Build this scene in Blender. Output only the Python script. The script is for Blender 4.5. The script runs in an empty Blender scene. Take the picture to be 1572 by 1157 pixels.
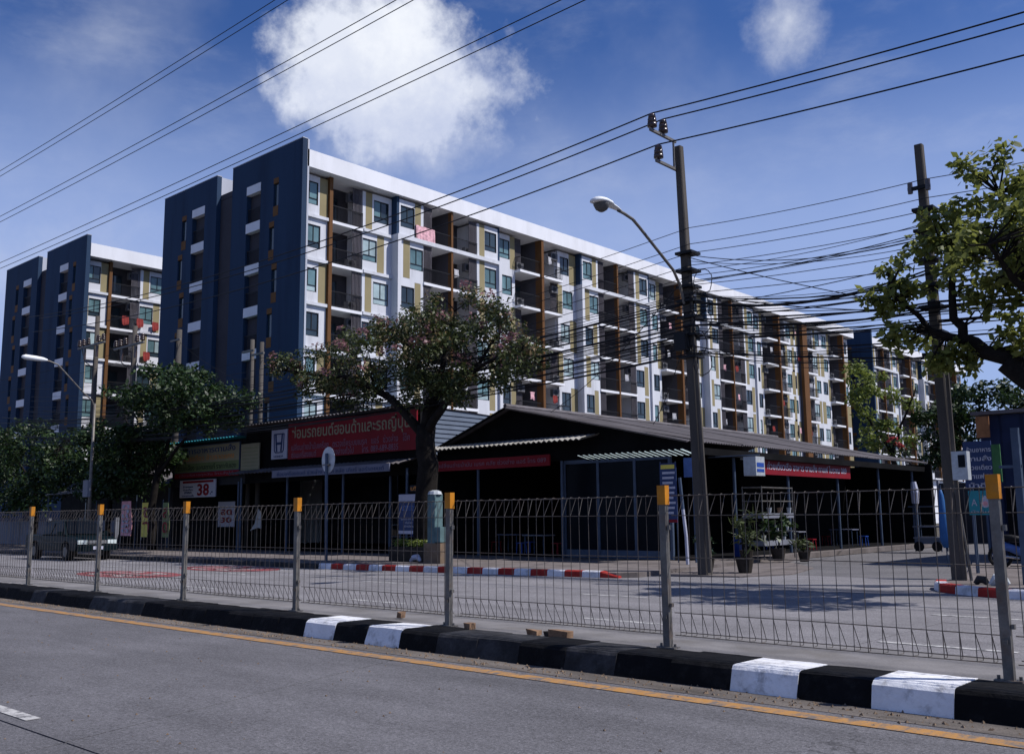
import bpy, math, random
import numpy as np
from mathutils import Vector, Matrix

# ------------------------------------------------------------------ camera, sky, sun, exposure
S = bpy.context.scene
COL = S.collection
rnd = random.Random(7)
CAM_F, CAM_YAW, CAM_PITCH, CAM_ROLL = 1472.9, 0.7341, 0.1439, 0.0098
cam = bpy.data.cameras.new('camera')
cam.sensor_fit = 'HORIZONTAL'
cam.sensor_width = 36.0
cam.lens = CAM_F / 1572 * 36.0
cam.clip_start = 0.1
cam.clip_end = 6000
cam_o = bpy.data.objects.new('camera', cam)
COL.objects.link(cam_o)
_cy, _sy = math.cos(CAM_YAW), math.sin(CAM_YAW)
_f = Vector((-_sy * math.cos(CAM_PITCH), _cy * math.cos(CAM_PITCH), math.sin(CAM_PITCH)))
_r = Vector((_cy, _sy, 0))
_u = _r.cross(_f)
_c, _s = math.cos(CAM_ROLL), math.sin(CAM_ROLL)
R_, U_ = _c * _r - _s * _u, _s * _r + _c * _u
_m = Matrix((R_, U_, -_f)).transposed().to_4x4()
_m.translation = Vector((0, 0, 1.6))
cam_o.matrix_world = _m
S.camera = cam_o

SUN_DIR = Vector((0.66, 0.40, 1.0)).normalized()      # towards the sun
SUN_EL = math.asin(SUN_DIR.z)
SUN_ROT = math.atan2(SUN_DIR.x, SUN_DIR.y)
SKY_STRENGTH = 0.056
sun = bpy.data.lights.new('sun', 'SUN')
sun.energy = 4.6
sun.angle = math.radians(0.53)
sun.color = (1.0, 0.96, 0.92)
sun_o = bpy.data.objects.new('sun', sun)
COL.objects.link(sun_o)
sun_o.rotation_euler = (-SUN_DIR).to_track_quat('-Z', 'Y').to_euler()
S.view_settings.view_transform = 'Standard'
S.view_settings.look = 'None'
S.view_settings.gamma = 1.0
S.view_settings.exposure = 0.25


class NT:
    """small helper to write node trees"""
    def __init__(s, tree):
        s.t = tree
        s.t.nodes.clear()

    def n(s, typ, **kw):
        nd = s.t.nodes.new(typ)
        for k, v in kw.items():
            if k.startswith('i_'):
                key = k[2:]
                key = int(key) if key.isdigit() else key.replace('_', ' ')
                if hasattr(v, 'is_linked') or isinstance(v, bpy.types.NodeSocket):
                    s.t.links.new(v, nd.inputs[key])
                else:
                    nd.inputs[key].default_value = v
            else:
                setattr(nd, k, v)
        return nd

    def l(s, a, b):
        s.t.links.new(a, b)

    def math(s, op, a, b=None, c=None, clamp=False):
        nd = s.t.nodes.new('ShaderNodeMath')
        nd.operation = op
        nd.use_clamp = clamp
        for i, v in enumerate((a, b, c)):
            if v is None:
                continue
            if isinstance(v, bpy.types.NodeSocket):
                s.t.links.new(v, nd.inputs[i])
            else:
                nd.inputs[i].default_value = v
        return nd.outputs[0]

    def mix(s, fac, a, b):
        nd = s.t.nodes.new('ShaderNodeMix')
        nd.data_type = 'RGBA'
        for sock, v in ((nd.inputs[0], fac), (nd.inputs[6], a), (nd.inputs[7], b)):
            if isinstance(v, bpy.types.NodeSocket):
                s.t.links.new(v, sock)
            elif isinstance(v, (int, float)):
                sock.default_value = v
            else:
                sock.default_value = tuple(v)[:3] + (1,)
        return nd.outputs[2]

    def noise(s, vec, scale, detail=4, rough=0.55, stretch=None):
        if stretch:
            mp = s.t.nodes.new('ShaderNodeMapping')
            mp.inputs['Scale'].default_value = stretch
            s.t.links.new(vec, mp.inputs['Vector'])
            vec = mp.outputs[0]
        nd = s.t.nodes.new('ShaderNodeTexNoise')
        nd.inputs['Scale'].default_value = scale
        nd.inputs['Detail'].default_value = detail
        nd.inputs['Roughness'].default_value = rough
        s.t.links.new(vec, nd.inputs['Vector'])
        return nd.outputs[0]

    def ramp(s, fac, lo, hi):
        """smooth step of fac from lo to hi"""
        nd = s.t.nodes.new('ShaderNodeMapRange')
        nd.interpolation_type = 'SMOOTHSTEP'
        nd.inputs[1].default_value = lo
        nd.inputs[2].default_value = hi
        s.t.links.new(fac, nd.inputs[0])
        return nd.outputs[0]


def build_world():
    w = bpy.data.worlds.new('World')
    S.world = w
    w.use_nodes = True
    k = NT(w.node_tree)
    out = k.n('ShaderNodeOutputWorld')
    sky = k.n('ShaderNodeTexSky', sky_type='NISHITA', sun_disc=False)
    sky.sun_elevation = SUN_EL
    sky.sun_rotation = SUN_ROT
    sky.altitude = 50
    sky.air_density = 1.0
    sky.dust_density = 0.6
    sky.ozone_density = 3.5
    tint = k.n('ShaderNodeVectorMath', operation='MULTIPLY')
    k.l(sky.outputs[0], tint.inputs[0])
    tint.inputs[1].default_value = (0.62, 0.92, 1.52)
    bg = k.n('ShaderNodeBackground', i_Color=tint.outputs[0], i_Strength=SKY_STRENGTH)
    tc = k.n('ShaderNodeTexCoord')
    d = tc.outputs['Generated']

    def dot(vec):
        nd = k.n('ShaderNodeVectorMath', operation='DOT_PRODUCT')
        k.l(d, nd.inputs[0])
        nd.inputs[1].default_value = vec
        return nd.outputs['Value']

    n1 = k.noise(d, 9.0, 9, 0.6)
    n2 = k.noise(d, 3.2, 6, 0.55)
    puff = k.noise(d, 22.0, 6, 0.62)

    def cloud(c, ra, rb, amp, soft, lift=0.0):
        c = Vector(c).normalized()
        a = Vector((0, 0, 1)).cross(c).normalized()     # pointing left seen from inside
        b = c.cross(a)
        da, db = k.math('DIVIDE', dot(a), ra), k.math('DIVIDE', dot(b), rb)
        r = k.math('SQRT', k.math('ADD', k.math('MULTIPLY', da, da), k.math('MULTIPLY', db, db)))
        front = k.math('GREATER_THAN', dot(c), 0.2)
        e = k.math('ADD', k.math('SUBTRACT', 1.0, r), k.math('MULTIPLY', k.math('SUBTRACT', n1, 0.5), amp))
        e = k.math('ADD', e, k.math('MULTIPLY', k.math('SUBTRACT', puff, 0.5), amp * 0.55))
        m = k.ramp(e, 0.0, soft)
        return k.math('MULTIPLY', m, front), db
    big, dbig = cloud((-0.690, 0.590, 0.430), 0.138, 0.092, 1.15, 0.42)
    big2, _ = cloud((-0.690, 0.610, 0.385), 0.135, 0.066, 1.3, 1.0)
    wisp, _ = cloud((-0.622, 0.652, 0.424), 0.060, 0.070, 1.9, 0.7)
    small, _ = cloud((-0.372, 0.806, 0.462), 0.040, 0.056, 2.2, 1.5)
    bank, _ = cloud((-0.905, 0.36, 0.225), 0.30, 0.10, 1.3, 1.2)
    z = dot((0, 0, 1))
    veil = k.noise(d, 5.0, 8, 0.62, (1.0, 1.0, 2.6))
    thin = k.math('ADD', k.math('MULTIPLY', k.ramp(n2, 0.48, 0.76), 0.20), k.math('MULTIPLY', k.ramp(veil, 0.46, 0.78), 0.17))
    haze = k.math('MULTIPLY', k.ramp(z, 0.475, 0.25), 0.62)
    m = k.math('MAXIMUM', big, k.math('MULTIPLY', big2, 0.8))
    m = k.math('MAXIMUM', m, k.math('MULTIPLY', wisp, 0.85))
    m = k.math('MAXIMUM', m, k.math('MULTIPLY', small, 0.75))
    m = k.math('MAXIMUM', m, k.math('MULTIPLY', bank, 0.62))
    m = k.math('MAXIMUM', m, thin)
    shade = k.ramp(k.math('ADD', k.math('MULTIPLY', dbig, 0.5), k.math('MULTIPLY', k.math('SUBTRACT', n1, 0.5), 1.4)), -0.75, 0.35)
    bill = k.noise(d, 15.0, 7, 0.6)
    shade = k.math('ADD', k.math('MULTIPLY', shade, 0.72), k.math('MULTIPLY', k.ramp(bill, 0.38, 0.66), 0.28))
    ccol = k.mix(shade, (0.42, 0.49, 0.72), (0.88, 0.91, 0.97))
    bgc = k.n('ShaderNodeBackground', i_Color=ccol, i_Strength=0.88)
    bgh = k.n('ShaderNodeBackground', i_Color=(0.40, 0.51, 0.82, 1), i_Strength=0.92)
    mh = k.n('ShaderNodeMixShader')
    k.l(haze, mh.inputs[0])
    k.l(bg.outputs[0], mh.inputs[1])
    k.l(bgh.outputs[0], mh.inputs[2])
    mx = k.n('ShaderNodeMixShader')
    k.l(m, mx.inputs[0])
    k.l(mh.outputs[0], mx.inputs[1])
    k.l(bgc.outputs[0], mx.inputs[2])
    k.l(mx.outputs[0], out.inputs[0])


build_world()

# ------------------------------------------------------------------ materials
MATS = {}


def mat(name, col, rough=0.8, var=0.18, scale=1.2, fine=0.10, fscale=25.0, bump=0.0, bscale=40.0,
        metal=0.0, spec=0.15, dirt=None, dirt_amt=0.0, dirt_scale=0.8, stretch=None, coat=0.0):
    m = bpy.data.materials.new(name)
    m.use_nodes = True
    k = NT(m.node_tree)
    out = k.n('ShaderNodeOutputMaterial')
    b = k.n('ShaderNodeBsdfPrincipled')
    pos = k.n('ShaderNodeNewGeometry').outputs['Position']
    a = k.noise(pos, scale, 6, 0.6, stretch)
    f = k.noise(pos, fscale, 3, 0.6)
    c = Vector(col)
    colr = k.mix(k.ramp(a, 0.3, 0.7), c * (1 - var), c * (1 + var))
    if dirt is not None:
        dn = k.noise(pos, dirt_scale, 8, 0.68, stretch)
        colr = k.mix(k.math('MULTIPLY', k.ramp(dn, 0.48, 0.72), dirt_amt), colr, dirt)
    ff = k.math('ADD', k.math('MULTIPLY', k.math('SUBTRACT', f, 0.5), fine * 4), 1.0)
    vm = k.n('ShaderNodeVectorMath', operation='SCALE')
    k.l(colr, vm.inputs[0])
    k.l(ff, vm.inputs['Scale'])
    k.l(vm.outputs[0], b.inputs['Base Color'])
    b.inputs['Roughness'].default_value = rough
    b.inputs['Metallic'].default_value = metal
    b.inputs['Specular IOR Level'].default_value = spec
    b.inputs['Coat Weight'].default_value = coat
    if bump:
        bn = k.n('ShaderNodeBump', i_Strength=bump, i_Distance=0.02)
        k.l(k.noise(pos, bscale, 5, 0.65), bn.inputs['Height'])
        k.l(bn.outputs[0], b.inputs['Normal'])
    k.l(b.outputs[0], out.inputs[0])
    MATS[name] = m
    return m


def road_mat(name, col, tint=(1, 1, 1), wheel=True):
    m = bpy.data.materials.new(name)
    m.use_nodes = True
    k = NT(m.node_tree)
    out = k.n('ShaderNodeOutputMaterial')
    b = k.n('ShaderNodeBsdfPrincipled')
    pos = k.n('ShaderNodeNewGeometry').outputs['Position']
    c = Vector(col)
    big = k.noise(pos, 0.35, 5, 0.6)
    mid = k.noise(pos, 2.2, 6, 0.65, (0.35, 1.0, 1.0))
    fine = k.noise(pos, 60, 3, 0.7)
    grit = k.noise(pos, 170, 2, 0.6)
    o = k.mix(k.ramp(big, 0.3, 0.7), c * 0.86, c * 1.12)
    o = k.mix(k.math('MULTIPLY', k.ramp(mid, 0.42, 0.75), 0.35), o, c * 0.62)
    mott = k.noise(pos, 9.0, 6, 0.75)
    o = k.mix(k.math('MULTIPLY', k.ramp(mott, 0.40, 0.72), 0.40), o, c * 0.66)
    o = k.mix(k.math('MULTIPLY', k.ramp(fine, 0.50, 0.70), 0.75), o, c * 0.42)
    o = k.mix(k.math('MULTIPLY', k.ramp(grit, 0.52, 0.70), 0.8), o, c * 1.9)
    spot = k.noise(pos, 28, 2, 0.5)
    o = k.mix(k.math('MULTIPLY', k.ramp(spot, 0.68, 0.76), 0.7), o, c * 2.4)
    oil = k.noise(pos, 0.8, 4, 0.6, (0.12, 1.2, 1))
    o = k.mix(k.math('MULTIPLY', k.ramp(oil, 0.52, 0.70), 0.35), o, c * 0.55)
    gr = k.noise(pos, 38, 3, 0.8)
    gv = k.n('ShaderNodeVectorMath', operation='SCALE')
    k.l(o, gv.inputs[0])
    k.l(k.math('ADD', k.math('ADD', k.math('MULTIPLY', k.math('SUBTRACT', gr, 0.5), 2.4), k.math('MULTIPLY', k.math('SUBTRACT', k.noise(pos, 13, 5, 0.8), 0.5), 1.3)), k.math('ADD', k.math('MULTIPLY', k.math('SUBTRACT', k.noise(pos, 1.3, 5, 0.7, (0.4, 1, 1)), 0.5), 0.9), 1.0)), gv.inputs['Scale'])
    o = gv.outputs[0]
    # hairline cracks
    dist = k.noise(pos, 1.1, 5, 0.7)
    vo = k.n('ShaderNodeTexVoronoi', feature='DISTANCE_TO_EDGE', i_Scale=0.22)
    mp = k.n('ShaderNodeVectorMath', operation='ADD')
    cb = k.n('ShaderNodeCombineXYZ')
    k.l(k.math('MULTIPLY', dist, 1.6), cb.inputs[0])
    k.l(k.math('MULTIPLY', dist, 1.1), cb.inputs[1])
    k.l(pos, mp.inputs[0])
    k.l(cb.outputs[0], mp.inputs[1])
    k.l(mp.outputs[0], vo.inputs['Vector'])
    ck = k.math('MULTIPLY', k.ramp(vo.outputs[0], 0.0035, 0.0), k.ramp(big, 0.5, 0.62))
    o = k.mix(k.math('MULTIPLY', ck, 0.75), o, c * 0.3)
    k.l(o, b.inputs['Base Color'])
    b.inputs['Roughness'].default_value = 0.85
    b.inputs['Specular IOR Level'].default_value = 0.25
    bn = k.n('ShaderNodeBump', i_Strength=0.8, i_Distance=0.010)
    k.l(k.noise(pos, 55, 5, 0.75), bn.inputs['Height'])
    k.l(bn.outputs[0], b.inputs['Normal'])
    k.l(b.outputs[0], out.inputs[0])
    MATS[name] = m


def worn_paint(name, col, under, wear=0.5, scale=6.0):
    """paint worn through to what lies below"""
    m = bpy.data.materials.new(name)
    m.use_nodes = True
    k = NT(m.node_tree)
    out = k.n('ShaderNodeOutputMaterial')
    b = k.n('ShaderNodeBsdfPrincipled')
    pos = k.n('ShaderNodeNewGeometry').outputs['Position']
    a = k.noise(pos, scale, 8, 0.7)
    g = k.noise(pos, 70, 3, 0.7)
    lines = k.noise(pos, 5.0, 3, 0.6, (3.0, 0.6, 1))
    e = k.math('ADD', k.math('ADD', k.math('MULTIPLY', a, 0.6), k.math('MULTIPLY', g, 0.25)), k.math('MULTIPLY', lines, 0.3))
    w = k.ramp(e, 0.66 - 0.22 * wear + 0.1, 0.5 - 0.25 * wear + 0.1)
    c = Vector(col)
    pc = k.mix(k.ramp(a, 0.35, 0.65), c * 0.8, c * 1.05)
    k.l(k.mix(w, under, pc), b.inputs['Base Color'])
    b.inputs['Roughness'].default_value = 0.75
    b.inputs['Specular IOR Level'].default_value = 0.25
    bn = k.n('ShaderNodeBump', i_Strength=0.35, i_Distance=0.006)
    k.l(g, bn.inputs['Height'])
    k.l(bn.outputs[0], b.inputs['Normal'])
    k.l(b.outputs[0], out.inputs[0])
    MATS[name] = m


def leaf_mat(name, dark, light, trans=0.35):
    m = bpy.data.materials.new(name)
    m.use_nodes = True
    k = NT(m.node_tree)
    out = k.n('ShaderNodeOutputMaterial')
    geo = k.n('ShaderNodeNewGeometry')
    a = k.noise(geo.outputs['Position'], 0.9, 3, 0.6)
    r = k.math('ADD', k.math('MULTIPLY', geo.outputs['Random Per Island'], 0.65), k.math('MULTIPLY', a, 0.35))
    c = k.mix(r, dark, light)
    di = k.n('ShaderNodeBsdfPrincipled')
    k.l(c, di.inputs['Base Color'])
    di.inputs['Roughness'].default_value = 0.5
    di.inputs['Specular IOR Level'].default_value = 0.35
    tr = k.n('ShaderNodeBsdfTranslucent')
    k.l(k.mix(0.5, c, Vector(light) * 1.1), tr.inputs[0])
    mx = k.n('ShaderNodeMixShader')
    mx.inputs[0].default_value = trans
    k.l(di.outputs[0], mx.inputs[1])
    k.l(tr.outputs[0], mx.inputs[2])
    k.l(mx.outputs[0], out.inputs[0])
    MATS[name] = m


def glass_mat(name, col, rough=0.06, spec=0.6):
    m = mat(name, col, rough=rough, var=0.35, scale=0.5, fine=0.02, spec=spec)
    return m


road_mat('road_concrete', (0.110, 0.107, 0.116))
road_mat('far_concrete', (0.172, 0.165, 0.174))
road_mat('street_asphalt', (0.12, 0.115, 0.12))
mat('soil', (0.08, 0.07, 0.055), 0.95, 0.3, 0.4, 0.2, 12, 0.4, 20)
mat('paving', (0.135, 0.118, 0.115), 0.9, 0.25, 1.3, 0.15, 30, 0.3, 30, dirt=(0.10, 0.085, 0.07), dirt_amt=0.6)
mat('median_top', (0.165, 0.158, 0.16), 0.9, 0.2, 1.2, 0.15, 40, 0.4, 60, dirt=(0.12, 0.11, 0.10), dirt_amt=0.6, dirt_scale=1.5)
mat('kerb_white', (0.72, 0.72, 0.74), 0.7, 0.08, 2.5, 0.05, 30, 0.5, 25, dirt=(0.22, 0.21, 0.205), dirt_amt=0.75, dirt_scale=5.5)
mat('kerb_black', (0.004, 0.004, 0.005), 0.85, 0.3, 2.5, 0.15, 30, 0.5, 25, dirt=(0.022, 0.021, 0.022), dirt_amt=0.6, dirt_scale=4.5)
mat('kerb_faded', (0.035, 0.035, 0.038), 0.75, 0.5, 2.5, 0.2, 30, 0.5, 25, dirt=(0.015, 0.015, 0.016), dirt_amt=0.9, dirt_scale=3.5)
mat('kerb_red', (0.3, 0.025, 0.02), 0.7, 0.2, 2.5, 0.12, 30, 0.4, 25, dirt=(0.13, 0.05, 0.04), dirt_amt=0.6, dirt_scale=2.5)
mat('kerb_red_white', (0.62, 0.62, 0.66), 0.7, 0.1, 2.5, 0.08, 30, 0.4, 25, dirt=(0.25, 0.25, 0.25), dirt_amt=0.6, dirt_scale=3)
worn_paint('line_yellow', (0.40, 0.205, 0.062), (0.12, 0.11, 0.105), 0.36)
worn_paint('line_white', (0.50, 0.49, 0.48), (0.14, 0.137, 0.142), 0.42)
worn_paint('line_red', (0.24, 0.04, 0.045), (0.14, 0.135, 0.14), 0.25)
mat('galvanised', (0.125, 0.118, 0.11), 0.55, 0.25, 6, 0.15, 50, metal=0.35, spec=0.5, dirt=(0.12, 0.07, 0.045), dirt_amt=0.55, dirt_scale=5)
mat('wire_steel', (0.07, 0.062, 0.058), 0.6, 0.3, 6, 0.1, 50, metal=0.3, spec=0.4, dirt=(0.10, 0.06, 0.04), dirt_amt=0.6, dirt_scale=5)
mat('cap_orange', (0.44, 0.17, 0.014), 0.5, 0.12, 8, 0.08, 60, dirt=(0.3, 0.16, 0.05), dirt_amt=0.5, dirt_scale=9)
mat('wall_white', (0.7, 0.71, 0.75), 0.8, 0.05, 0.6, 0.02, 12, dirt=(0.50, 0.50, 0.52), dirt_amt=0.35, dirt_scale=0.5, stretch=(1, 1, 0.25))
mat('facade_white', (0.56, 0.575, 0.62), 0.8, 0.06, 0.6, 0.03, 12, dirt=(0.33, 0.33, 0.36), dirt_amt=0.55, dirt_scale=0.8, stretch=(1, 1, 0.18))
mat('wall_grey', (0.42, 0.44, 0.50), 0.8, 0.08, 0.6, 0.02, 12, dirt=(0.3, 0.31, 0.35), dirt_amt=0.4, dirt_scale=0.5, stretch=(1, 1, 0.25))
mat('wall_shell', (0.055, 0.053, 0.064), 0.85, 0.1, 0.5, 0.03, 10)  # shade of balcony and recess interiors is put into this dark colour
mat('wall_blue', (0.02, 0.043, 0.088), 0.75, 0.10, 0.35, 0.03, 10, dirt=(0.012, 0.024, 0.055), dirt_amt=0.75, dirt_scale=0.9, stretch=(1, 1, 0.10))
mat('olive', (0.25, 0.212, 0.12), 0.8, 0.07, 0.6, 0.02, 12)
mat('brown', (0.118, 0.055, 0.021), 0.7, 0.12, 0.6, 0.03, 12)
mat('orange_panel', (0.15, 0.07, 0.025), 0.7, 0.12, 0.8, 0.03, 12)
mat('dark_frame', (0.022, 0.024, 0.028), 0.5, 0.1)
mat('rail_black', (0.018, 0.018, 0.02), 0.5, 0.1)
mat('louver', (0.085, 0.078, 0.09), 0.7, 0.12)
mat('ac_grey', (0.11, 0.11, 0.12), 0.6, 0.1)
glass_mat('glass_dark', (0.022, 0.036, 0.048))
glass_mat('glass_teal', (0.10, 0.175, 0.195), 0.08, 0.45)
glass_mat('glass_pale', (0.28, 0.36, 0.38), 0.12, 0.35)
glass_mat('shop_glass', (0.005, 0.007, 0.011), 0.15, 0.04)
mat('door_dark', (0.02, 0.024, 0.03), 0.3, 0.2)
mat('roof_sheet', (0.125, 0.115, 0.122), 0.8, 0.25, 0.7, 0.12, 18, 0.2, 20, dirt=(0.07, 0.06, 0.055), dirt_amt=0.7, dirt_scale=0.9)
mat('roof_pale', (0.26, 0.25, 0.23), 0.8, 0.2, 1.5, 0.1, 18, dirt=(0.16, 0.14, 0.12), dirt_amt=0.6, dirt_scale=2)
leaf_mat('roof_clear', (0.70, 0.78, 0.78), (0.75, 0.82, 0.82), 0.75)
mat('gutter', (0.12, 0.105, 0.095), 0.95, 0.3, 2.0, 0.25, 40, 0.6, 50, dirt=(0.05, 0.045, 0.04), dirt_amt=0.8, dirt_scale=2.5, stretch=(0.3, 1, 1))
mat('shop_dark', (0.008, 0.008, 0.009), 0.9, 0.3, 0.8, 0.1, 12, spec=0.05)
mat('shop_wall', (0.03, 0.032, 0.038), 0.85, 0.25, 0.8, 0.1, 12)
mat('siding', (0.11, 0.135, 0.18), 0.8, 0.15, 0.8, 0.05, 12)
mat('steel_blue', (0.062, 0.085, 0.13), 0.5, 0.15, 2, 0.05, 30, metal=0.2)
mat('pole_concrete', (0.07, 0.063, 0.058), 0.85, 0.16, 1.4, 0.12, 30, 0.3, 40, dirt=(0.10, 0.085, 0.07), dirt_amt=0.6, dirt_scale=1.6, stretch=(1, 1, 0.3))
mat('cable_black', (0.011, 0.012, 0.015), 0.5, 0.1)
mat('insulator', (0.045, 0.03, 0.03), 0.25, 0.2, spec=0.6)
mat('lamp_white', (0.72, 0.74, 0.76), 0.4, 0.06, 4)
mat('lamp_glass', (0.10, 0.10, 0.10), 0.25, 0.1)
mat('bark', (0.012, 0.01, 0.009), 0.95, 0.35, 3, 0.25, 25, 0.8, 20)
mat('sign_red', (0.18, 0.007, 0.014), 0.55, 0.1, 1, 0.03)
mat('sign_cream', (0.25, 0.23, 0.155), 0.6, 0.06)
mat('sign_white', (0.4, 0.41, 0.5), 0.55, 0.06)
mat('sign_dim', (0.13, 0.14, 0.20), 0.6, 0.1)
mat('shed_navy', (0.012, 0.020, 0.055), 0.6, 0.2, 1, 0.05)
mat('sign_navy', (0.03, 0.05, 0.13), 0.55, 0.1)
mat('sign_teal', (0.03, 0.22, 0.27), 0.5, 0.12)
mat('sign_yellow', (0.62, 0.52, 0.10), 0.6, 0.1)
mat('sign_green', (0.13, 0.17, 0.075), 0.6, 0.1)
mat('sign_black', (0.015, 0.02, 0.025), 0.6, 0.1)
mat('sign_pink', (0.62, 0.30, 0.33), 0.6, 0.2, 6)
mat('letter_pink', (0.21, 0.115, 0.165), 0.6, 0.1)
mat('letter_orange', (0.55, 0.22, 0.05), 0.6, 0.1)
mat('sign_back', (0.4, 0.43, 0.46), 0.45, 0.12, 8, metal=0.2, dirt=(0.36, 0.36, 0.36), dirt_amt=0.5, dirt_scale=6)
mat('car_paint', (0.004, 0.009, 0.012), 0.35, 0.1, 1, 0.0, spec=0.06)
mat('car_black', (0.012, 0.012, 0.013), 0.6, 0.1)
mat('tyre', (0.016, 0.016, 0.016), 0.85, 0.2)
mat('chrome', (0.55, 0.56, 0.58), 0.2, 0.1, metal=0.8)
mat('head_glass', (0.55, 0.62, 0.62), 0.1, 0.1, spec=0.6)
mat('pillar_teal', (0.085, 0.14, 0.15), 0.8, 0.25, 2, 0.1, 20, dirt=(0.08, 0.11, 0.12), dirt_amt=0.7, dirt_scale=3)
mat('sand', (0.16, 0.115, 0.08), 0.9, 0.2, 3, 0.15, 30, dirt=(0.15, 0.12, 0.10), dirt_amt=0.6, dirt_scale=4)
mat('brick_bits', (0.2, 0.125, 0.08), 0.9, 0.3, 8, 0.15, 30)
mat('plastic_blue', (0.02, 0.06, 0.28), 0.4, 0.15)
mat('tarp_blue', (0.03, 0.11, 0.30), 0.5, 0.2, 2)
mat('tarp_white', (0.26, 0.26, 0.29), 0.6, 0.15, 2)
mat('pot_dark', (0.03, 0.025, 0.022), 0.8, 0.3, 4)
mat('wood', (0.16, 0.10, 0.05), 0.8, 0.3, 2, 0.1, 20)
mat('rust_board', (0.24, 0.11, 0.05), 0.8, 0.3, 2, 0.1, 20)
mat('cloth_pink', (0.62, 0.36, 0.40), 0.85, 0.3, 5, 0.25, 16)
mat('cloth_red', (0.22, 0.035, 0.032), 0.85, 0.15, 4)
mat('cloth_white', (0.42, 0.42, 0.45), 0.85, 0.08, 4)
mat('cloth_blue', (0.08, 0.14, 0.34), 0.85, 0.15, 4)
mat('cloth_green', (0.05, 0.14, 0.06), 0.85, 0.15, 4)
mat('wall_low', (0.17, 0.18, 0.22), 0.9, 0.2, 0.7, 0.08, 20, dirt=(0.14, 0.14, 0.14), dirt_amt=0.6, dirt_scale=0.7, stretch=(1, 1, 0.4))
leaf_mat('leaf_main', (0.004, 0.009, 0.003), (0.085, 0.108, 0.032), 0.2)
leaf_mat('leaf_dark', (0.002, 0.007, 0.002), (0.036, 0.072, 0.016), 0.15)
leaf_mat('leaf_big', (0.018, 0.040, 0.008), (0.24, 0.26, 0.06), 0.42)
leaf_mat('leaf_lime', (0.05, 0.085, 0.015), (0.20, 0.24, 0.05), 0.4)
leaf_mat('leaf_dry', (0.10, 0.07, 0.035), (0.24, 0.17, 0.08), 0.3)
leaf_mat('petal', (0.12, 0.055, 0.065), (0.36, 0.19, 0.20), 0.3)
leaf_mat('petal_red', (0.20, 0.02, 0.03), (0.48, 0.08, 0.08), 0.35)


# ------------------------------------------------------------------ geometry helpers
WORLD = {}          # world origin of every object made so far


def org(o):
    return WORLD[o.name] if o is not None else Vector((0, 0, 0))


def tag(o, label=None, cat=None, group=None, kind=None):
    if label:
        o['label'] = label
    if cat:
        o['category'] = cat
    if group:
        o['group'] = group
    if kind:
        o['kind'] = kind
    return o


def thing(name, label, cat, base=(0, 0, 0), group=None):
    o = bpy.data.objects.new(name, None)
    o.empty_display_size = 0.2
    COL.objects.link(o)
    o.location = base
    WORLD[o.name] = Vector(base)
    return tag(o, label, cat, group)


def put(name, mesh, parent=None, loc=(0, 0, 0), rot=(0, 0, 0), scale=(1, 1, 1)):
    """an object that uses an existing mesh, placed in world coordinates"""
    o = bpy.data.objects.new(name, mesh)
    COL.objects.link(o)
    o.location = Vector(loc) - org(parent)
    o.rotation_euler = rot
    o.scale = scale
    o.parent = parent
    WORLD[o.name] = Vector(loc)
    return o


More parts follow.
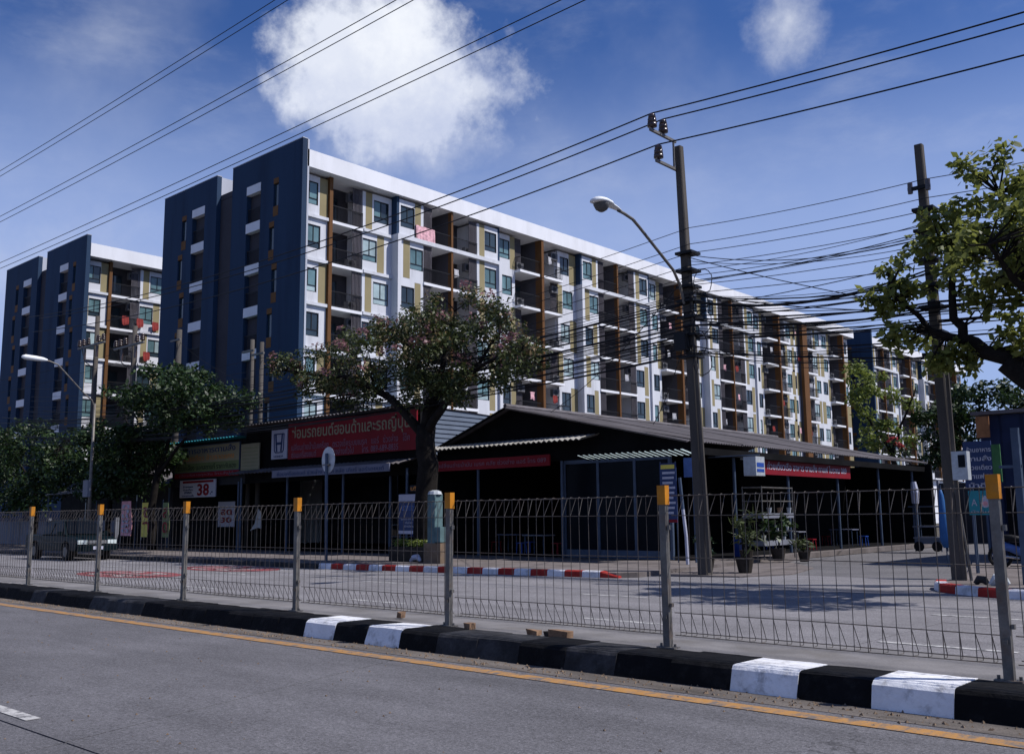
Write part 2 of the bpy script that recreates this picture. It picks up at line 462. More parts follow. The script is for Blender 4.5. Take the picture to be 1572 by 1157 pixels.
class MB:
    def __init__(s):
        s.v, s.f, s.m = [], [], []

    def add(s, vs, fs, mi=0):
        n = len(s.v)
        s.v.extend(tuple(p) for p in vs)
        s.f.extend(tuple(i + n for i in f) for f in fs)
        s.m.extend([mi] * len(fs))
        return s

    def box(s, x0, x1, y0, y1, z0, z1, mi=0):
        v = [(x0, y0, z0), (x1, y0, z0), (x1, y1, z0), (x0, y1, z0), (x0, y0, z1), (x1, y0, z1), (x1, y1, z1), (x0, y1, z1)]
        f = [(0, 3, 2, 1), (4, 5, 6, 7), (0, 1, 5, 4), (1, 2, 6, 5), (2, 3, 7, 6), (3, 0, 4, 7)]
        return s.add(v, f, mi)

    def prism(s, poly, axis, a0, a1, mi=0):
        """polygon in the two other axes (order x,y,z without axis), extruded along axis"""
        n = len(poly)

        def P(p, a):
            if axis == 'x':
                return (a, p[0], p[1])
            if axis == 'y':
                return (p[0], a, p[1])
            return (p[0], p[1], a)
        v = [P(p, a0) for p in poly] + [P(p, a1) for p in poly]
        f = [tuple(range(n))[::-1], tuple(range(n, 2 * n))]
        f += [(i, (i + 1) % n, n + (i + 1) % n, n + i) for i in range(n)]
        return s.add(v, f, mi)

    def tube(s, pts, r, n=6, mi=0, cap=True):
        pts = [Vector(p) for p in pts]
        rs = r if isinstance(r, (list, tuple)) else [r] * len(pts)
        vs, fs = [], []
        prev = None
        for i, p in enumerate(pts):
            d = (pts[min(i + 1, len(pts) - 1)] - pts[max(i - 1, 0)]).normalized()
            ref = Vector((0, 0, 1)) if abs(d.z) < 0.9 else Vector((1, 0, 0))
            if prev is not None:
                a = (prev - d * prev.dot(d))
                a = a.normalized() if a.length > 1e-6 else d.cross(ref).normalized()
            else:
                a = d.cross(ref).normalized()
            prev = a
            b = d.cross(a)
            for k in range(n):
                t = 2 * math.pi * k / n
                vs.append(p + (a * math.cos(t) + b * math.sin(t)) * rs[i])
        for i in range(len(pts) - 1):
            for k in range(n):
                fs.append((i * n + k, i * n + (k + 1) % n, (i + 1) * n + (k + 1) % n, (i + 1) * n + k))
        if cap:
            fs.append(tuple(range(n))[::-1])
            fs.append(tuple((len(pts) - 1) * n + k for k in range(n)))
        return s.add(vs, fs, mi)

    def disc(s, c, axis, r, t, n=24, mi=0):
        """short cylinder centred at c"""
        ax = Vector(axis).normalized()
        return s.tube([Vector(c) - ax * t / 2, Vector(c) + ax * t / 2], r, n, mi)

    def mesh(s, name, mats, off=(0, 0, 0), smooth=False):
        me = bpy.data.meshes.new(name)
        ox, oy, oz = off
        me.from_pydata([(a - ox, b - oy, c - oz) for a, b, c in s.v], [], s.f)
        for m in (mats if isinstance(mats, (list, tuple)) else [mats]):
            me.materials.append(MATS[m])
        me.polygons.foreach_set('material_index', s.m)
        if smooth:
            me.polygons.foreach_set('use_smooth', [True] * len(s.f))
        me.update()
        return me

    def build(s, name, mats, parent=None, smooth=False):
        """world-coordinate mesh as an object (part of parent, if given)"""
        b = org(parent)
        o = bpy.data.objects.new(name, s.mesh(name, mats, b, smooth))
        COL.objects.link(o)
        o.parent = parent
        WORLD[o.name] = b
        return o


def one(name, mb, mats, label, cat, group=None, smooth=False):
    """thing that is a single mesh, origin at its base"""
    vs = np.array(mb.v)
    b = Vector(((vs[:, 0].min() + vs[:, 0].max()) / 2, (vs[:, 1].min() + vs[:, 1].max()) / 2, vs[:, 2].min()))
    me = mb.mesh(name, mats, b, smooth)
    o = bpy.data.objects.new(name, me)
    COL.objects.link(o)
    o.location = b
    WORLD[o.name] = b
    return tag(o, label, cat, group)


def struct(name, mb, mats, smooth=False):
    o = mb.build(name, mats, None, smooth)
    return tag(o, kind='structure')


def text_mesh(txt, mname, w, h, depth=0.006, bold=0.0):
    cu = bpy.data.curves.new('t', 'FONT')
    cu.body = txt
    cu.size = 1
    cu.extrude = 0.01
    cu.offset = bold
    cu.resolution_u = 2
    o = bpy.data.objects.new('t', cu)
    COL.objects.link(o)
    bpy.context.view_layer.update()
    dg = bpy.context.evaluated_depsgraph_get()
    me = bpy.data.meshes.new_from_object(o.evaluated_get(dg))
    bpy.data.objects.remove(o)
    bpy.data.curves.remove(cu)
    n = len(me.vertices)
    if n == 0:
        return me
    co = np.empty(n * 3)
    me.vertices.foreach_get('co', co)
    co = co.reshape(-1, 3)
    lo, hi = co.min(0), co.max(0)
    co = (co - (lo + hi) / 2) / np.maximum(hi - lo, 1e-6) * np.array([w, h, depth])
    me.vertices.foreach_set('co', co.ravel())
    me.materials.clear()
    me.materials.append(MATS[mname])
    me.update()
    return me


FRONT = (math.pi / 2, 0, 0)             # faces -Y
SIDE = (math.pi / 2, 0, math.pi / 2)    # faces +X


def lettering(txt, mname, parent, c, w, h, rot=FRONT, bold=0.0, name='lettering'):
    rows = [t_ for t_ in txt.split('\n')]
    if len(rows) > 1:
        n_ = len(rows)
        wm = max(len(t_) for t_ in rows)
        for i_, t_ in enumerate(rows):
            lettering(t_, mname, parent, Vector(c) + Vector((0, 0, h * (.5 - (i_ + .5) / n_))), w * len(t_) / wm, h / n_ * .74, rot, bold, name)
        return None
    me = text_mesh(txt, mname, w, h, bold=bold)
    # one object for each word
    vs = np.array([v.co[:] for v in me.vertices])
    fs = [tuple(p.vertices) for p in me.polygons]
    iv = sorted((vs[list(f), 0].min(), vs[list(f), 0].max(), i) for i, f in enumerate(fs))
    groups, end = [], -1e9
    for a, b, i in iv:
        if a - end > .16 * h:
            groups.append([])
        groups[-1].append(i)
        end = max(end, b)
    if len(groups) < 2:
        return put(name, me, parent, c, rot)
    for g in groups:
        ids = sorted({q for i in g for q in fs[i]})
        mp = {q: j for j, q in enumerate(ids)}
        m2 = bpy.data.meshes.new(name)
        m2.from_pydata([tuple(vs[q]) for q in ids], [], [tuple(mp[q] for q in fs[i]) for i in g])
        m2.materials.append(MATS[mname])
        put(name, m2, parent, c, rot)
    bpy.data.meshes.remove(me)
    return None


def catenary(a, b, sag, n=14):
    a, b = Vector(a), Vector(b)
    return [a.lerp(b, i / n) - Vector((0, 0, sag * 4 * (i / n) * (1 - i / n))) for i in range(n + 1)]


# ------------------------------------------------------------------ ground, roads, pavements
struct('ground', MB().box(-900, 500, -300, 1400, -0.6, -0.07), 'soil')


def slabs(parent, xs, ys, mname, z=0.0, skew=0.0, gap=.007):
    for i in range(len(xs) - 1):
        for j in range(len(ys) - 1):
            a, b, c, e = xs[i] + gap, xs[i + 1] - gap, ys[j] + gap, ys[j + 1] - gap
            MB().prism([(a - skew * c, c), (b - skew * c, c), (b - skew * e, e), (a - skew * e, e)], 'z', -0.05, z + rnd.uniform(-.002, .002)).build('concrete_slab', mname, parent)


near = struct('near_carriageway', MB().box(-300, 200, -6.0, 8.0, -0.065, -0.055), 'sign_black')
slabs(near, [-300, -118] + [-106.4 + 10 * i for i in range(17)] + [200], [-4.2, -0.4, 3.22, 7.72], 'road_concrete', 0.0, 0.29, .010)
MB().box(-300, 200, 7.727, 8.12, -.05, .0).build('gutter', 'gutter', near)
far = struct('far_carriageway', MB().box(-300, 200, 10.6, 24.0, -0.066, -0.056), 'sign_black')
slabs(far, [-300, -125] + [-115 + 10 * i for i in range(17)] + [200], [10.6, 14.9, 19.4, 24.0], 'far_concrete')
struct('side_street', MB().box(-15.6, -6.5, 24.0, 200, -0.05, 0.0), 'street_asphalt')
# painted lines
ln = MB().box(-120, 60, 7.38, 7.57, 0.003, 0.006)
struct('road_line', ln, 'line_yellow')
for i, x in enumerate([-44.6, -37.6, -29.2, -22.0, -15.4, -9.6, -4.9, 1.5]):
    struct('lane_dash', MB().box(x, x + 1.6, 12.18, 12.30, 0.003, 0.006), 'line_white')
for x in (-34, -26.5, -19.5, -12.5, -5.5):
    struct('lane_dash', MB().box(x, x + 1.6, 15.85, 15.97, 0.003, 0.006), 'line_white')
struct('lane_dash', MB().box(-13.5, -8.35, 3.34, 3.46, 0.003, 0.006), 'line_white')


def road_word(x, y):
    """red patch with white strokes painted in a lane, read from the left"""
    r = MB()
    n = 20
    r.add([(x + 1.9 * math.cos(2 * math.pi * i / n) * 1.25, y + 1.15 * math.sin(2 * math.pi * i / n), 0.006) for i in range(n)], [tuple(range(n))])
    pr = struct('road_marking', r, 'line_red')
    w = MB()
    for a, b, c, d in ((-1.3, -.75, -.25, -.6), (-1.3, .6, -.25, .75), (-1.3, -.75, -1.15, .75), (-.4, -.6, -.25, .6),
                       (.2, -.75, 1.2, -.6), (.2, .6, 1.2, .75), (.2, -.75, .36, .2), (.62, -.6, .78, .6), (1.05, -.7, 1.2, .7)):
        w.add([(x + a, y + b, 0.011), (x + c, y + b, 0.011), (x + c, y + d, 0.011), (x + a, y + d, 0.011)], [(0, 1, 2, 3)])
    w.build('white_stroke', 'line_white', pr)


road_word(-28.0, 13.9)
road_word(-28.2, 17.4)

# median with its kerb
med = struct('median', MB().prism([(8.62, -.05), (8.62, .19), (10.5, .15), (10.62, .10), (10.62, -.05)], 'x', -200, 120), 'median_top')
kmesh = {}
for c in ('kerb_white', 'kerb_black', 'kerb_faded'):
    for var in range(3):
        r2 = random.Random(var)
        b = MB()
        pr = [(8.08, -.05), (8.10, .04), (8.135 + .01 * var, .185), (8.165, .215), (8.21, .228), (8.74, .226 - .006 * var), (8.78, .19), (8.78, -.05)]
        n = 5
        vs, fs = [], []
        for i in range(n + 1):
            x = (-.3265 + .653 * i / n)
            for (y, z) in pr:
                vs.append((x, y + r2.uniform(-.004, .004), z + r2.uniform(-.004, .004)))
        m_ = len(pr)
        for i in range(n):
            for j in range(m_ - 1):
                fs.append((i * m_ + j, (i + 1) * m_ + j, (i + 1) * m_ + j + 1, i * m_ + j + 1))
        fs += [tuple(range(m_)), tuple(range(n * m_, n * m_ + m_))[::-1]]
        b.add(vs, fs)
        kmesh[c, var] = b.mesh('kerb_block', c)
for i in range(-52, 40):
    c = 'kerb_white' if i in (0, 2, 10, 12, 16, 18) else ('kerb_faded' if i in (4, 5, 7, -8, -10, -14, -9, -20) else 'kerb_black')
    put('kerb_block', kmesh[c, i % 3], med, (-11.2 + .3275 + .655 * i, 0, 0))
# gutter grit: loose broken bits on the kerb and by it
for i, (x, y, z, sx, sy, sz) in enumerate([(-8.62, 8.72, .22, .06, .05, .07), (-7.75, 8.95, .19, .07, .05, .07), (-7.55, 8.98, .19, .05, .06, .06), (-7.35, 8.97, .19, .13, .06, .08), (-10.55, 9.3, .19, .045, .04, .09)]):
    b = MB()
    r2 = random.Random(i)
    b.box(x - sx, x + sx, y - sy, y + sy, z, z + sz)
    b.v = [(p[0] + r2.uniform(-.3, .3) * sx, p[1] + r2.uniform(-.3, .3) * sy, p[2] + (r2.uniform(-.3, .1) * sz if p[2] > z else 0)) for p in b.v]
    lab = ['small brown stone fragment at the foot of the fence post', 'pale broken brick lump left of the stone pile on the median kerb',
           'dark broken stone in the middle of the little pile on the median', 'long tan brick fragment at the right of the little pile on the median',
           'upright small tan stone on the median behind the white kerb blocks'][i]
    one('stone_fragment', b, 'pot_dark' if i == 2 else 'brick_bits', lab, 'stone', 'stone bits on the median')

g_ = np.random.default_rng(4)
gv, gf = [], []
for i in range(1500):
    x = g_.uniform(-22, 1)
    y = g_.normal(7.9, .12) if g_.random() < .72 else g_.uniform(2.5, 7.6)
    r = g_.uniform(.004, .016) * (1.5 if y > 7.6 else 1.0)
    z = .002 if y < 7.72 else .0
    k0_ = len(gv)
    a0 = g_.uniform(0, 6.3)
    gv += [(x + r * math.cos(a0 + q * 2.094), y + r * math.sin(a0 + q * 2.094), z) for q in range(3)] + [(x, y, z + r * .9)]
    gf += [(k0_, k0_ + 1, k0_ + 3), (k0_ + 1, k0_ + 2, k0_ + 3), (k0_ + 2, k0_, k0_ + 3)]
tag(MB().add(gv, gf).build('loose_grit', 'sand', near), kind='stuff')
# pavements on the far side
SW = [(-200, 19.0), (-26, 19.0), (-14.9, 20.45), (-14.55, 20.9), (-14.6, 22), (-15.0, 26), (-15.4, 29), (-16.2, 33), (-16.4, 60), (-200, 60)]
pave = struct('pavement', MB().prism([p for p in SW], 'z', -.05, 0.13), 'paving')
ISL = [(-9.4, 31), (-7.35, 23.6), (-7.3, 21.4), (-6.9, 20.6), (-6.2, 20.0), (-5.3, 19.65), (-4, 19.45), (120, 19.2), (120, 90), (-9.4, 90)]
isle = struct('pavement', MB().prism(ISL, 'z', -.05, 0.13), 'paving')


def kerb_line(parent, pts, pitch, first, h=.17, wdt=.22):
    P = [Vector((a, b, 0)) for a, b in pts]
    seg = [(P[i + 1] - P[i]).length for i in range(len(P) - 1)]
    tot = sum(seg)

    def at(s):
        for i, L in enumerate(seg):
            if s <= L or i == len(seg) - 1:
                return P[i] + (P[i + 1] - P[i]) * (s / L)
            s -= L
    n = int(tot / pitch)
    for i in range(n):
        a, b = at(i * pitch), at((i + 1) * pitch - .004)
        d = (b - a).normalized()
        nrm = Vector((-d.y, d.x, 0))
        hh = h if i < n - 1 or not first[1] else .05
        mb = MB()
        vs = []
        for p, H in ((a, h), (b, hh)):
            for (o, z) in ((-.02, -.05), (0.0, H - .03), (.03, H), (wdt, H), (wdt, -.05)):
                vs.append(p + nrm * o + Vector((0, 0, z)))
        mb.add(vs, [(0, 5, 6, 1), (1, 6, 7, 2), (2, 7, 8, 3), (3, 8, 9, 4), (0, 1, 2, 3, 4), (9, 8, 7, 6, 5)])
        mb.build('kerb_block', ['kerb_red_white', 'kerb_red'][(i + first[0]) % 2], parent)


kerb_line(pave, [(-25.5, 18.97), (-14.75, 20.4)], 0.54, (0, True))
kerb_line(isle, [(-7.38, 21.7), (-7.25, 21.2), (-6.9, 20.5), (-6.2, 19.9), (-5.3, 19.55), (-4, 19.37), (6, 19.1)], 0.62, (1, False))
kb = MB().prism([(18.86, -.05), (18.88, .13), (18.92, .155), (19.1, .155), (19.1, -.05)], 'x', -120, -25.5)
kb.build('kerb_run', 'kerb_faded', pave)
# dirt apron at the corner
struct('dirt_apron', MB().prism([(-14.75, 21.6), (-12.4, 22.3), (-11.8, 24.0), (-12.6, 27), (-14.9, 30), (-15.6, 33), (-15.6, 26)], 'z', -.05, 0.035), 'paving')

# ------------------------------------------------------------------ median fence
FX0, FSP, FY = -2.445, 3.299, 8.80
fence = thing('median_fence', 'galvanised wire mesh fence with orange capped posts along the median', 'fence', (-12, FY, .2))
post_b = MB()
post_b.box(-.040, .040, -.032, .032, 0, 1.66)
post_b.box(-.11, .11, -.06, .06, 0.0, .014)
post_b.box(-.02, .02, -.05, -.035, .30, .34).box(.045, .075, -.02, .02, .42, .46).box(.045, .075, -.02, .02, 1.22, 1.27)
for sx in (-.085, .085):
    post_b.tube([(sx, 0, .0), (sx, 0, .045)], .014, 6)
post_m = post_b.mesh('post', 'galvanised')
cap_m = MB().prism([(-.050, -.040), (.050, -.040), (.050, .040), (-.050, .040)], 'z', 1.485, 1.69).mesh('cap', 'cap_orange')
WR = .0042
NW = 24
# one vertical wire: bottom roll, straight run, top roll
zb, zv, zm, z2, zt = .13, .36, .93, 1.37, 1.58
wire_m = MB().tube([(0, .0, zv), (.0, .10, zb + .02), (0, .09, zb), (0, 0, zb), (0, 0, zt), (0, .02, zt + .008), (0, .11, zt), (0, .0, z2)], WR, 4).mesh('wire', 'wire_steel')
for i in range(-1, 9):
    x = FX0 - FSP * i
    lean = rnd.uniform(-.006, .012)
    p = put('post', post_m, fence, (x, FY - .03, .22), (0, lean, 0))
    put('cap', cap_m, p, (x, FY - .03, .22))
    if i < 0:
        continue
    xa, xb = x + .06, x + FSP - .06
    rows = MB()
    for (yy, zz) in ((0, zb), (.10, zb + .02), (0, zv), (0, zm), (0, z2), (0, zt), (.11, zt)):
        dz = rnd.uniform(-.008, .008)
        rows.tube([(xa, FY + .02 + yy, .22 + zz), ((xa + xb) / 2, FY + .02 + yy + rnd.uniform(-.01, .01), .22 + zz + dz), (xb, FY + .02 + yy, .22 + zz)], WR * 1.1, 4)
    pn = rows.build('mesh_panel', 'wire_steel', fence)
    for j in range(NW):
        wx = xa + (xb - xa) * (j + .5) / NW
        put('wire', wire_m, pn, (wx, FY + .02 + rnd.uniform(-.004, .004), .22), (rnd.uniform(-.004, .004), rnd.uniform(-.012, .012), rnd.uniform(-.25, .25)))

# ------------------------------------------------------------------ apartment blocks
FLOORS = [0.8 + 2.8 * i for i in range(8)]
TOP = 23.2
SM = {}


def shared(key, fn):
    if key not in SM:
        SM[key] = fn()
    return SM[key]


def window_mesh(w, h):
    b = MB()
    t = .05
    b.box(-.10, 0, -w / 2, w / 2, 0, t).box(-.10, 0, -w / 2, w / 2, h - t, h)
    b.box(-.10, 0, -w / 2, -w / 2 + t, t, h - t).box(-.10, 0, w / 2 - t, w / 2, t, h - t)
    b.box(-.09, -.01, -w / 2 + t, w / 2 - t, h * .26, h * .26 + .045)
    b.box(-.09, -.01, -.022, .022, h * .26 + .045, h - t)
    return b.mesh('window', 'dark_frame')


def pane_mesh(y0, y1, z0, z1, m):
    return MB().box(-.07, -.05, y0, y1, z0, z1).mesh('pane', m)


def add_window(B, x, y, z, w, h, near_=False):
    f = put('window', shared(('win', w, h), lambda: window_mesh(w, h)), B, (x - .03, y, z))
    g = lambda: rnd.choices(['glass_dark', 'glass_teal', 'glass_pale'], [4, 5, 1.8])[0]
    t = .05
    zz = h * .26
    if near_:
        g0 = g()
        for (a, b_, c, d) in ((-w / 2 + t, -.022, zz + .045, h - t), (.022, w / 2 - t, zz + .045, h - t), (-w / 2 + t, w / 2 - t, t, zz)):
            gm = g0 if rnd.random() < .6 else g()
            put('pane', shared(('pane', w, h, a, c, gm), lambda: pane_mesh(a, b_, c, d, gm)), f, (x - .03, y, z))
    else:
        gm = g()
        put('pane', shared(('pane', w, h, gm), lambda: pane_mesh(-w / 2 + t, w / 2 - t, t, h - t, gm)), f, (x - .03, y, z))


def rail_mesh(w, ret):
    b = MB()
    b.box(-.02, .02, -w / 2, w / 2, .98, 1.03).box(-.015, .015, -w / 2, w / 2, .08, .115)
    n = int(w / .11)
    for i in range(n + 1):
        y = -w / 2 + .01 + (w - .02) * i / n
        b.box(-.008, .008, y - .008, y + .008, .115, .98)
    if ret:
        for s_ in ret:
            y = s_ * w / 2
            b.box(-.75, -.02, y - .02, y + .02, .98, 1.03)
            for i in range(6):
                x = -.70 + .12 * i
                b.box(x - .008, x + .008, y - .008, y + .008, .06, .98)
    return b.mesh('railing', 'rail_black')


def louver_mesh(w, h):
    b = MB()
    b.box(-.03, .03, -w / 2, w / 2, h - .05, h).box(-.03, .03, -w / 2, w / 2, 0, .05)
    n = int(w / .105)
    for i in range(n):
        y = -w / 2 + (i + .5) * w / n
        b.box(-.025, .025, y - .026, y + .026, .05, h - .05)
    return b.mesh('louver_screen', 'louver')


def ac_mesh():
    b = MB().box(-.16, .16, -.40, .40, 0, .55)
    b.disc((.165, -.08, .28), (1, 0, 0), .22, .02, 14, 1)
    b.box(-.14, .14, -.38, -.34, -.06, 0).box(-.14, .14, .34, .38, -.06, 0)
    return b.mesh('air_conditioner', ['ac_grey', 'dark_frame'])


def door_mesh():
    b = MB().box(0, .06, -.75, .75, 0, .06).box(0, .06, -.75, .75, 2.05, 2.12).box(0, .06, -.75, -.69, .06, 2.05).box(0, .06, .69, .75, .06, 2.05).box(0, .06, -.03, .03, .06, 2.05)
    b.box(.015, .035, -.69, .69, .06, 2.05, 1)
    return b.mesh('door', ['dark_frame', 'glass_dark'])


def apartment(name, label, XF, Y0, mods, yend, depth, k0, near_y, has_end):
    B = thing(name, label, 'building', (XF - depth / 2, (Y0 + yend) / 2, 0))
    core = XF - 1.5
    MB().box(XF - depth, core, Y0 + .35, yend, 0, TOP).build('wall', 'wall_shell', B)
    zlow = FLOORS[k0]
    # lower storeys, hidden behind the shops: plain wall with slab lines
    lw = MB().box(core, XF, Y0 + .35, yend, 0, zlow - .3)
    lw.build('lower_wall', 'wall_white', B)
    MB().box(XF - 2.2, XF + .78, Y0 + .34, yend + .25, TOP - .02, 24.28).build('roof_fascia', 'wall_white', B)
    MB().box(XF - depth, XF - 2.2, Y0 + .34, yend, TOP + .02, 23.6).build('roof_slab', 'wall_shell', B)
    for (typ, ya, yc, yb) in mods:
        off = .5 if typ == 'bay' else 0.0
        xf = XF + off
        wl_, wr_ = MB(), MB()
        if typ == 'bay':
            piers = MB()
            for (a, b_) in ((ya, ya + .3), (yb - .3, yb)):
                piers.box(XF - .3, xf + .2, a, b_, 0, FLOORS[7] + .12)
            piers.box(xf - .1, xf + .2, ya + .3, yb - .3, FLOORS[7] - .16, FLOORS[7] + .12)
            piers.build('bay_frame', 'facade_white', B)
            for (a, b_) in ((ya + .04, ya + .26), (yb - .26, yb - .04)):
                MB().box(XF - .3, xf - .005, a, b_, FLOORS[7] + .12, TOP - .02).build('bay_side', 'wall_blue', B)
        fin = {'flush': (XF - 1.5, XF + .20, .13), 'bay': (XF - 1.5, xf + .14, .09), 'recess': (XF - 1.5, XF + .72, .14), 'wide': (XF - 1.5, XF + .62, .6)}[typ]
        cut = fin[1] - (.34 if typ != 'recess' else .66)
        MB().box(cut, fin[1], yc - fin[2], yc + fin[2], zlow - .3, TOP - .02).build('divider_fin', 'brown', B)
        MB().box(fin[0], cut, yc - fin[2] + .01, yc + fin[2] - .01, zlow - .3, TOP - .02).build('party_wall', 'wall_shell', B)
        for k in range(k0, 8):
            z0 = FLOORS[k]
            z1 = (FLOORS[k + 1] if k < 7 else TOP) - .0
            alt = (k % 2 == 1)
            for sgn, edge in ((-1, ya), (1, yb)):
                w = abs(edge - yc)
                wht = wl_ if sgn < 0 else wr_
                e0 = fin[2] + .02
                eb = w - (.3 if typ == 'bay' else 0.0)
                if typ == 'bay' and k == 7:
                    eb = w - .26
                sp = []
                if w < 3.2:
                    if alt:
                        sp = [(e0, e0 + .62, 'o'), (e0 + .62, eb, 'w')]
                    else:
                        sp = [(e0, e0 + .5, 'p'), (e0 + .5, e0 + 1.55, 'w'), (e0 + 1.55, eb, 'o')]
                else:
                    wb = min(2.55, w * .5)
                    c = e0 + wb
                    r_ = eb - c
                    if typ == 'recess':
                        sp = [(e0, c, 'b')]
                        if alt ^ (sgn > 0):
                            sp += [(c, c + .55, 'o'), (c + .55, eb - .35, 'w'), (eb - .35, eb, 'p')]
                        else:
                            sp += [(c, c + .3, 'p'), (c + .3, c + 1.5, 'w'), (c + 1.5, eb, 'o')]
                    else:
                        sp = [(e0, c, 'b')]
                        if alt ^ (typ == 'bay' and sgn > 0 and k % 3 == 0):
                            sp += [(c, c + .25, 'p'), (c + .25, c + .8, 'o'), (c + .8, eb - .1, 'w'), (eb - .1, eb, 'p')]
                        else:
                            sp += [(c, c + 1.25, 'w'), (c + 1.25, c + 1.85, 'o'), (c + 1.85, eb, 'p')]
                for (a, b_, t) in sp:
                    y0, y1 = sorted((yc + sgn * a, yc + sgn * b_))
                    if y1 - y0 < .02:
                        continue
                    if t == 'p':
                        wht.box(xf - .24, xf, y0, y1, z0 - .18, z1 - .18)
                    elif t == 'o':
                        MB().box(xf - .24, xf + .006, y0, y1, z0 + .02, z1 - .2).build('olive_panel', 'olive', B)
                        wht.box(xf - .24, xf - .002, y0, y1, z0 - .18, z0 + .02)
                    elif t == 'w':
                        wh, sill = 1.5, .72
                        ww = round(min(1.3, y1 - y0 - .04), 2)
                        ym = (y0 + y1) / 2
                        wht.box(xf - .24, xf, y0, y1, z0 - .18, z0 + sill)
                        wht.box(xf - .24, xf, y0, y1, z0 + sill + wh, z1 - .18)
                        wht.box(xf - .24, xf, y0, ym - ww / 2, z0 + sill, z0 + sill + wh)
                        wht.box(xf - .24, xf, ym + ww / 2, y1, z0 + sill, z0 + sill + wh)
                        add_window(B, xf, ym, z0 + sill, ww, wh, ym < near_y)
                    elif t == 'b':
                        ym, bw = (y0 + y1) / 2, round(y1 - y0, 2)
                        xo = XF + .58 if typ in ('recess', 'wide') else xf + .10
                        bal = put('balcony', shared(('slab', bw, round(xo - core, 2)), lambda: MB().box(-(xo - core), 0, -bw / 2, bw / 2, -.19, 0).mesh('balcony', 'wall_white')), B, (xo, ym, z0))
                        ret = (sgn,) if typ in ('recess', 'wide') else ()
                        put('railing', shared(('rail', bw, ret), lambda: rail_mesh(bw - .04, ret)), bal, (xo - .05, ym, z0))
                        hh = round(z1 - z0 - .2, 2)
                        lwid = .78
                        flip = 1 if typ == 'flush' or (typ == 'bay' and sgn < 0) else 1
                        ys = yc + sgn * (b_ - .05 - lwid / 2)
                        if typ in ('flush', 'bay') or (k + (sgn > 0)) % 2:
                            put('louver_screen', shared(('louv', lwid, hh), lambda: louver_mesh(lwid, hh)), bal, (xo - .14 - (.55 if typ in ('recess', 'wide') else 0), ys, z0 + .01))
                        put('air_conditioner', shared('ac', ac_mesh), bal, (xo - .62, yc + sgn * (b_ - .5), z0 + rnd.choice([.12, 1.72, 1.78])))
                        put('door', shared('door', door_mesh), bal, (core, yc + sgn * (a + .85), z0 + .02))
                        # side cheek of the balcony recess
                        wht.box(core, xf - .24, y1 - .08 if sgn > 0 else y0, y1 if sgn > 0 else y0 + .08, z0 + .0, z1 - .2)
        if typ == 'flush':
            for k in range(k0, 8):
                wl_.box(xf - .2, xf + .16, ya, yc - .15, FLOORS[k] - .15, FLOORS[k] + .05)
                wr_.box(xf - .2, xf + .16, yc + 2.72, yb, FLOORS[k] - .15, FLOORS[k] + .05)
        for wht in (wl_, wr_):
            wht.build('facade_wall', 'facade_white', B)
    return B


def end_wall(B, Yp, xa, xb, ox, sx, ztop=24.92, kk=2, thick=.34):
    """blue end wall from x=xa to xb with one column of openings at ox and one of slots at sx"""
    w = MB()
    bands = []
    o0, o1 = ox
    s0, s1 = sx
    lo, hi = s0 - .45, s1 + .45
    y0, y1 = Yp, Yp + thick
    cols = sorted([(o0, o1), (lo, hi)])
    x = xa
    for (a, b_) in cols:
        w.box(x, a, y0, y1, 0, ztop)
        x = b_
    w.box(x, xb, y0, y1, 0, ztop)
    w.box(o0, o1, y0, y1, 0, FLOORS[kk] - .4)
    w.box(lo, hi, y0, y1, 0, FLOORS[kk])
    rec = MB()
    for k in range(kk, 8):
        z0 = FLOORS[k]
        MB().box(o0, o1, y0 - .03, y1, z0 - .40, z0 + .22).build('lintel_band', 'wall_white', B)
        zt = (FLOORS[k + 1] if k < 7 else TOP) - .4
        # recessed little balcony behind the opening
        rec.box(o0 - .1, o1 + .1, y1 + 1.3, y1 + 1.36, z0, zt).box(o0 - .1, o0, y1, y1 + 1.3, z0, zt).box(o1, o1 + .1, y1, y1 + 1.3, z0, zt)
        rl = MB()
        rl.box(o0, o1, y0 + .10, y0 + .14, z0 + 1.18, z0 + 1.23)
        n = 12
        for i in range(n):
            xx = o0 + (o1 - o0) * (i + .5) / n
            rl.box(xx - .012, xx + .012, y0 + .11, y0 + .13, z0 + .22, z0 + 1.18)
        rl.build('railing', 'rail_black', B)
        d = MB().box(o0 + .55, o0 + 1.25, y1 + 1.24, y1 + 1.30, z0 + .1, z0 + 2.1)
        d.build('door', 'glass_teal' if k % 2 else 'glass_dark', B)
        # slot window and the orange panels between, staggered
        sh = .3 if k % 2 else -.1
        a, b_ = s0 + sh - .05, s1 + sh - .05
        zs, ze = z0 + .75, z0 + 2.25
        ztp = (FLOORS[k + 1] if k < 7 else ztop)
        w.box(lo, a, y0, y1, z0, ztp)
        w.box(b_, hi, y0, y1, z0, ztp)
        w.box(a, b_, y0, y1, z0, z0 + .1)
        w.box(a, b_, y0, y1, min(ze + .35, ztp), ztp)
        MB().box(a, b_, y0 - .012, y1, z0 + .1, zs).build('orange_panel', 'orange_panel', B)
        MB().box(a, b_, y0 - .012, y1, ze, ze + .35).build('orange_panel', 'orange_panel', B)
        sw = MB().box(a, b_, y0 + .12, y0 + .16, zs, ze).build('slot_window', 'glass_dark', B)
    w.box(o0, o1, y0, y1, TOP - .4 + .35, ztop)
    MB().box(o0, o1, y0 - .03, y1, TOP - .62, TOP - .05).build('lintel_band', 'wall_white', B)
    w.build('end_wall', 'wall_blue', B)
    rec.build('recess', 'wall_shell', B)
    MB().box(xa - .02, xb + .02, y0 - .02, y1 + .02, ztop, ztop + .05).build('coping', 'wall_grey', B)


